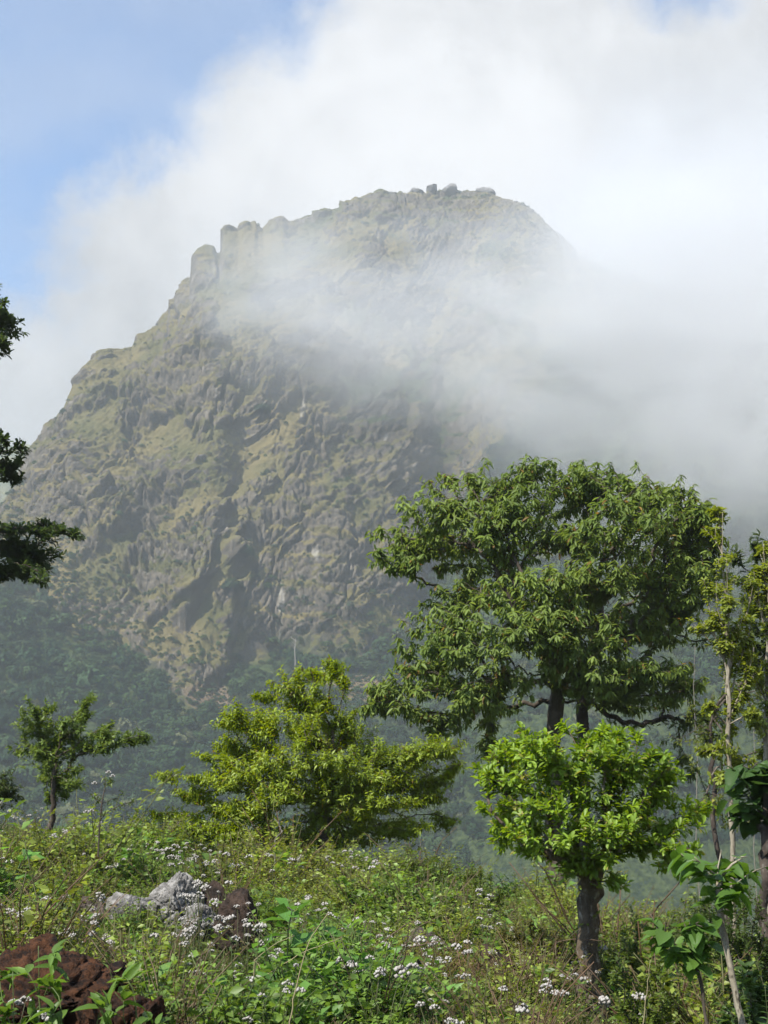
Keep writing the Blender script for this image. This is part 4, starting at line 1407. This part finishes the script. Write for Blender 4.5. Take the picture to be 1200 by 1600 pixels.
def build_undergrowth():
    g = np.random.default_rng(77)
    cols = ((0.055, 0.095, 0.016), (0.135, 0.180, 0.030))
    bushes = [
        (968, 17.6, 1425, 40, 'loose green bush just right of the round tree trunk', 'small', cols),
        (1165, 14.5, 1395, 62, 'tall dense bush filling the gap right of the pale ringed stem', 'small', ((0.035, 0.065, 0.016), (0.090, 0.130, 0.028))),
        (1010, 13.0, 1490, 44, 'low olive bush left of the low sapling', 'small', cols),
        (1185, 11.5, 1490, 50, 'dark leafy bush in the lower right corner', 'ovate', ((0.030, 0.060, 0.014), (0.075, 0.125, 0.028))),
        (850, 18.5, 1425, 60, 'thin reddish green bush left of the round tree trunk', 'small', ((0.070, 0.085, 0.020), (0.150, 0.135, 0.035))),
        (735, 23.0, 1345, 50, 'wispy light green bush on the crest between feathery and round trees', 'small', cols),
        (640, 24.0, 1325, 40, 'low bush of light leaves under the right of the feathery tree', 'small', cols),
        (110, 24.0, 1290, 34, 'light green leafy bush under the small slender tree', 'ovate', ((0.060, 0.11, 0.02), (0.13, 0.20, 0.035))),
        (1090, 24.0, 1400, 60, 'shaded bush behind the saplings at the slope edge', 'small', ((0.040, 0.070, 0.016), (0.095, 0.135, 0.028))),
    ]
    for i, (px, yy, top, r, lab, kind, cc) in enumerate(bushes):
        b = on_ground(px, yy)
        bot = pix(b)[1]
        hh = bot - top
        pads = [(px + g.uniform(-0.9, 0.9) * r, top + (0.25 + 0.6 * g.random()) * hh, r * g.uniform(0.3, 0.5), max(6, hh * 0.2)) for _ in range(9)] + [(px, top + 0.25 * hh, r * 0.4, hh * 0.2)]
        big = kind == 'ovate'
        tree('bush', lab, 'bush', b, [b - [0, 0, .03], b + [0, 0, .08], b + [0, 0, .16]], pads, yy, 900 + i, 0.02, 0.003, 260 if not big else 150, 10 if not big else 7,
             (0.062, 0.032) if not big else (0.11, 0.055), kind, 0.15, cc, M_BARK, M_LEAF, 0.3, (0.0, 1.2), 0.12, wig=0.01)
    # young leafy weed growing over the red rock
    for px, yy, top, lab in ((95, 9.7, 1530, 'broad leaved young weed standing before the red rock'), (20, 9.8, 1510, 'light green weed at the left edge before the red rock'),
                             (150, 9.5, 1560, 'pale leaved weed low before the right end of the red rock'), (212, 9.9, 1520, 'upright leafy weed just right of the red rocks'), (60, 10.6, 1470, 'leafy weed rising behind the top of the red rock')):
        b = on_ground(px, yy)
        bot = pix(b)[1]
        line = [b, P(px - 3, bot - 0.3 * (bot - top), yy), P(px + 2, bot - 0.6 * (bot - top), yy), P(px, top + 8, yy)]
        pads = [(px + g.uniform(-28, 28), top + q * (bot - top), 14, 9) for q in (0.05, 0.2, 0.3, 0.45, 0.55, 0.7)]
        tree('leafy_weed', lab, 'weed', b, line, pads, yy, 950 + px, 0.008, 0.003, 260, 3, (0.17, 0.065), 'ovate', 0.35, ((0.06, 0.12, 0.02), (0.13, 0.22, 0.035)), M_LEAF_STEM, M_LEAF, 0.1, (0.0, 0.9), 0.04, wig=0.004)
    # tall thin flowering weed on the crest
    b = on_ground(164, 20)
    top = P(166, 1205, 20)
    line = [b + (top - b) * q + np.array([0.02 * math.sin(7 * q), 0, 0]) for q in np.linspace(0, 1, 9)]
    pads = [(166, 1212, 10, 6), (150, 1235, 14, 10), (185, 1245, 14, 8), (205, 1250, 8, 4), (160, 1262, 12, 9), (172, 1225, 10, 8)]
    r_ = tree('tall_weed', 'tall lanky weed with sparse leaves rising above the crest beside the small tree', 'weed', b, line, pads, 20, 961, 0.014, 0.004, 60, 6, (0.085, 0.03), 'ovate', 0.3,
              ((0.06, 0.10, 0.025), (0.13, 0.17, 0.045)), M_BARK, M_LEAF, 0.15, (0.0, 1.0), 0.1, wig=0.004)
    hm = flower_head_mesh(640, 0.05)
    hm.materials.append(M_BLOSSOM)
    for px, py in ((170, 1208), (176, 1214), (143, 1268), (135, 1270), (148, 1225)):
        h = link('flower_head', hm, None, r_)
        h.location = tuple(P(px, py, 20) - np.asarray(b))
    # dry stalks and dead twigs
    straw, brown, grey = (0.24, 0.20, 0.11), (0.10, 0.065, 0.04), (0.17, 0.15, 0.13)

    def twigs(name, lab, cat, yy, lines, rad, c):
        px, py = lines[0][0]
        root_p = P(px, py, yy)
        gz = float(ground_z(root_p[0], root_p[1]))
        b_ = np.array([root_p[0], root_p[1], min(gz, root_p[2])])
        parts = []
        for k, ln in enumerate(lines):
            pts = P(np.array([q[0] for q in ln], float), np.array([q[1] for q in ln], float), yy + 0.05 * k)
            if k == 0:
                pts = np.concatenate([b_[None], pts])
            L = np.linspace(0, len(pts) - 1, 4 * len(pts))
            pts = np.stack([np.interp(L, np.arange(len(pts)), pts[:, i]) for i in range(3)], -1)
            pts[1:-1] += g.normal(0, rad * 0.5, (len(pts) - 2, 3))
            v, f = tube(pts, np.linspace(rad, rad * 0.4, len(pts)), 5)
            parts.append((v - b_, f, np.tile(c, (len(v), 1))))
        v, f, cc = merge(*parts)
        o = link(name, mesh_np(name, v, f, dict(tint=cc)), M_STEM, label=lab, category=cat)
        o.location = tuple(b_)
    twigs('dry_stalk', 'long straw coloured dry stalk leaning up from the bottom middle left', 'stalk', 10.2, [[(452, 1600), (462, 1545), (482, 1470), (513, 1427)]], 0.007, straw)
    twigs('dry_stalk', 'bent dry stem with two prongs right of the dark rocks', 'stalk', 13.5, [[(398, 1500), (430, 1475), (460, 1462)], [(415, 1524), (470, 1490), (535, 1464)], [(398, 1500), (415, 1524)]], 0.006, straw)
    twigs('dry_stalk', 'thin upright dry stalk right of the round tree trunk', 'stalk', 11.0, [[(1005, 1600), (1012, 1540), (1016, 1500)]], 0.005, straw)
    twigs('dead_twig', 'small bare grey twig on the crest left of the feathery tree', 'twig', 24, [[(430, 1312), (440, 1300), (448, 1288)], [(440, 1300), (436, 1286), (428, 1278)]], 0.012, grey)
    twigs('dead_stick', 'thin stick lying across the trunk of the round tree', 'stick', 16.2, [[(868, 1472), (900, 1467), (945, 1470)]], 0.008, brown)
    twigs('dead_brush', 'tangled dead brown stems over the round brown rock', 'brush', 13.7, [[(620, 1500), (650, 1450), (690, 1430)], [(640, 1480), (690, 1470), (720, 1500)], [(600, 1470), (640, 1440), (680, 1442)], [(660, 1490), (640, 1450), (655, 1425)]], 0.006, brown)
    twigs('hanging_vine', 'thin vine hanging between the largest tree and the slender trunks', 'vine', 30, [[(1088, 1320), (1090, 1180), (1084, 1080), (1086, 1010)]], 0.012, grey)
    twigs('hanging_vine', 'thin vine dangling beside the right hand slender trunk', 'vine', 28, [[(1178, 1330), (1180, 1200), (1176, 1100), (1178, 1010)]], 0.011, grey)
    # fern like plant in the lower right corner
    b = on_ground(1165, 10.0)
    root = empty('fern', tuple(b), 'feathery pinnate plant in the lower right corner under the saplings', 'fern')
    for k, (ax_, ay_) in enumerate(((1100, 1560), (1120, 1535), (1160, 1545), (1195, 1540), (1215, 1560), (1140, 1580))):
        tip = P(ax_, ay_, 10.0 + g.uniform(-0.25, 0.1))
        t = np.linspace(0, 1, 12)[:, None]
        mid = 0.5 * (b + tip) + np.array([0, 0, 0.16])
        line = (1 - t) ** 2 * b + 2 * t * (1 - t) * mid + t ** 2 * tip
        v, f = tube(line, np.linspace(0.005, 0.002, 12), 4)
        q = np.repeat(np.linspace(0.25, 1.0, 20), 2)
        pos = np.stack([np.interp(q, t[:, 0], line[:, i]) for i in range(3)], -1)
        tg = unit(np.stack([np.interp(q, t[:, 0], np.gradient(line[:, i])) for i in range(3)], -1))
        sd = unit(np.cross(tg, [0, 0, 1.0])) * np.tile([1, -1], 20)[:, None]
        ln = 0.085 * np.sin(np.clip(q * 1.05, 0, 1) * 2.6 + 0.4) + 0.01
        lv = leaves(pos, sd + 0.5 * tg + [0, 0, -0.15], np.tile([0, 0, 1.0], (40, 1)) + 0.2 * g.normal(size=(40, 3)), ln, ln * 0.26, np.array([0.07, 0.135, 0.04]) * g.uniform(.8, 1.3, (40, 1)), 'lance')
        v2, f2, c2 = merge((v, f, np.tile([0.08, 0.10, 0.04], (len(v), 1))), lv)
        link('frond', mesh_np('frond', v2 - b, f2, dict(tint=c2)), M_LEAF, root)
    # lone bushes and a bare tree on the cliff
    for i, (px, py, r, lab) in enumerate(((365, 918, 8.0, 'darkest round bush clinging to the middle of the cliff'), (384, 862, 7.0, 'pale green bush above the darkest round one on the cliff'),
                                          (410, 640, 7.5, 'dark triangular bush on the grassy ledge high on the cliff'))):
        c = mountain_point(px, py)
        v, f, cc = crown_template(r, 420, 1200 + i, 1.0)
        o = link('cliff_bush', mesh_np('cliff_bush', v, f, dict(tint=cc * np.array([0.020, 0.036, 0.016]) * (1.0 if i != 1 else 1.8))), M_FAR, label=lab, category='bush')
        o.location = (c[0], c[1] - 1.5, c[2])
    c = mountain_point(461, 1050)
    pts = [np.array([0, 0, 0]), np.array([0.3, 0, 7]), np.array([-0.2, 0, 14]), np.array([0.4, 0, 22])]
    v, f = tube(pts, [0.55, 0.45, 0.35, 0.15], 5)
    ps = [(v, f, np.tile([0.19, 0.18, 0.16], (len(v), 1)))]
    for k in range(7):
        z0 = 12 + 1.4 * k
        a = g.uniform(0, 6.28)
        e = np.array([math.cos(a) * 3.2, math.sin(a) * 3.2, z0 + 3])
        v, f = tube([np.array([0, 0, z0]), 0.5 * (np.array([0, 0, z0]) + e) + [0, 0, -.4], e], [0.22, 0.16, 0.06], 4)
        ps.append((v, f, np.tile([0.19, 0.18, 0.16], (len(v), 1))))
    v, f, cc = merge(*ps)
    o = link('bare_tree', mesh_np('bare_tree', v, f, dict(tint=cc)), M_STEM, label='pale bare dead tree at the foot of the cliff above the feathery tree', category='tree')
    o.location = tuple(c)


build_rocks()
build_meadow()
build_flowers()
build_undergrowth()

# ------------------------------------------------------------------ drifting mist and the hazy air


def mist(name, centre, radii, density, nscale, lo, hi, seed, label, rz=0.0, edge=0.98, soft=0.3):
    import bmesh
    bm = bmesh.new()
    bmesh.ops.create_icosphere(bm, subdivisions=4, radius=1.0)
    me = bpy.data.meshes.new(name)
    bm.to_mesh(me)
    bm.free()
    m, t = mat(name + '_vapour')
    tc = t.n('ShaderNodeTexCoord')
    geo = t.n('ShaderNodeNewGeometry')
    ln = t.n('ShaderNodeVectorMath', operation='LENGTH')
    t.l(tc.outputs['Object'], ln.inputs[0])
    fall = t.ramp(ln.outputs['Value'], edge, 0.10)
    mp = t.n('ShaderNodeMapping')
    mp.inputs['Location'].default_value = (seed * 3.7, seed * 1.3, seed * 2.1)
    mp.inputs['Rotation'].default_value = (0, 0.6, 0)
    mp.inputs['Scale'].default_value = (0.7, 0.8, 1.25)
    t.l(geo.outputs['Position'], mp.inputs[0])
    nz = t.noise(mp.outputs[0], nscale, 6.0, 0.62, 1.2)
    dens = t.ramp(t.math('ADD', nz, t.math('MULTIPLY', t.math('SUBTRACT', fall, 0.5), soft)), lo, hi)
    dens = t.math('MULTIPLY', t.math('MULTIPLY', dens, fall), density)
    v = t.n('ShaderNodeVolumePrincipled')
    v.inputs['Color'].default_value = (0.968, 0.973, 0.978, 1)
    v.inputs['Anisotropy'].default_value = 0.4
    t.l(dens, v.inputs['Density'])
    t.l(v.outputs[0], t.n('ShaderNodeOutputMaterial').inputs['Volume'])
    o = link(name, me, m, kind='stuff', label=label, category='mist')
    o.location = tuple(centre)
    o.scale = radii
    o.rotation_euler = (0, 0, rz)
    return o


mist('mist', P(1200, 530, 810), (330, 215, 285), 0.0165, 0.0075, 0.27, 0.70, 1, 'thick white cloud bank hiding the right flank of the mountain', soft=0.5)
mist('mist', P(1000, 372, 1085), (135, 130, 95), 0.030, 0.010, 0.26, 0.62, 5, 'pale cloud swallowing the right shoulder just below the summit boulders', soft=0.5)
mist('mist', P(1200, 690, 690), (240, 115, 165), 0.0105, 0.010, 0.34, 0.74, 4, 'low skirt of mist hanging under the thick cloud bank')
mist('mist', P(780, 510, 840), (265, 130, 165), 0.0110, 0.012, 0.38, 0.72, 2, 'thin veil of mist drifting across the upper face of the mountain')
mist('mist', P(465, 455, 920), (165, 110, 125), 0.0110, 0.014, 0.38, 0.72, 3, 'faint mist round the crags on the left shoulder of the mountain')

import bmesh
bm = bmesh.new()
bmesh.ops.create_cube(bm, size=1.0)
me = bpy.data.meshes.new('haze')
bm.to_mesh(me)
bm.free()
m, t = mat('haze_air')
v = t.n('ShaderNodeVolumePrincipled')
v.inputs['Color'].default_value = (0.86, 0.945, 1.0, 1)
v.inputs['Density'].default_value = 0.00020
v.inputs['Anisotropy'].default_value = 0.2
t.l(v.outputs[0], t.n('ShaderNodeOutputMaterial').inputs['Volume'])
h = link('haze', me, m, kind='stuff', label='pale blue haze filling the valley between meadow and mountain', category='haze')
lo = (-1500, -120, -110)
hi = (1500, 2700, 760)
h.location = tuple((a + b) / 2 for a, b in zip(lo, hi))
h.scale = tuple(b - a for a, b in zip(lo, hi))
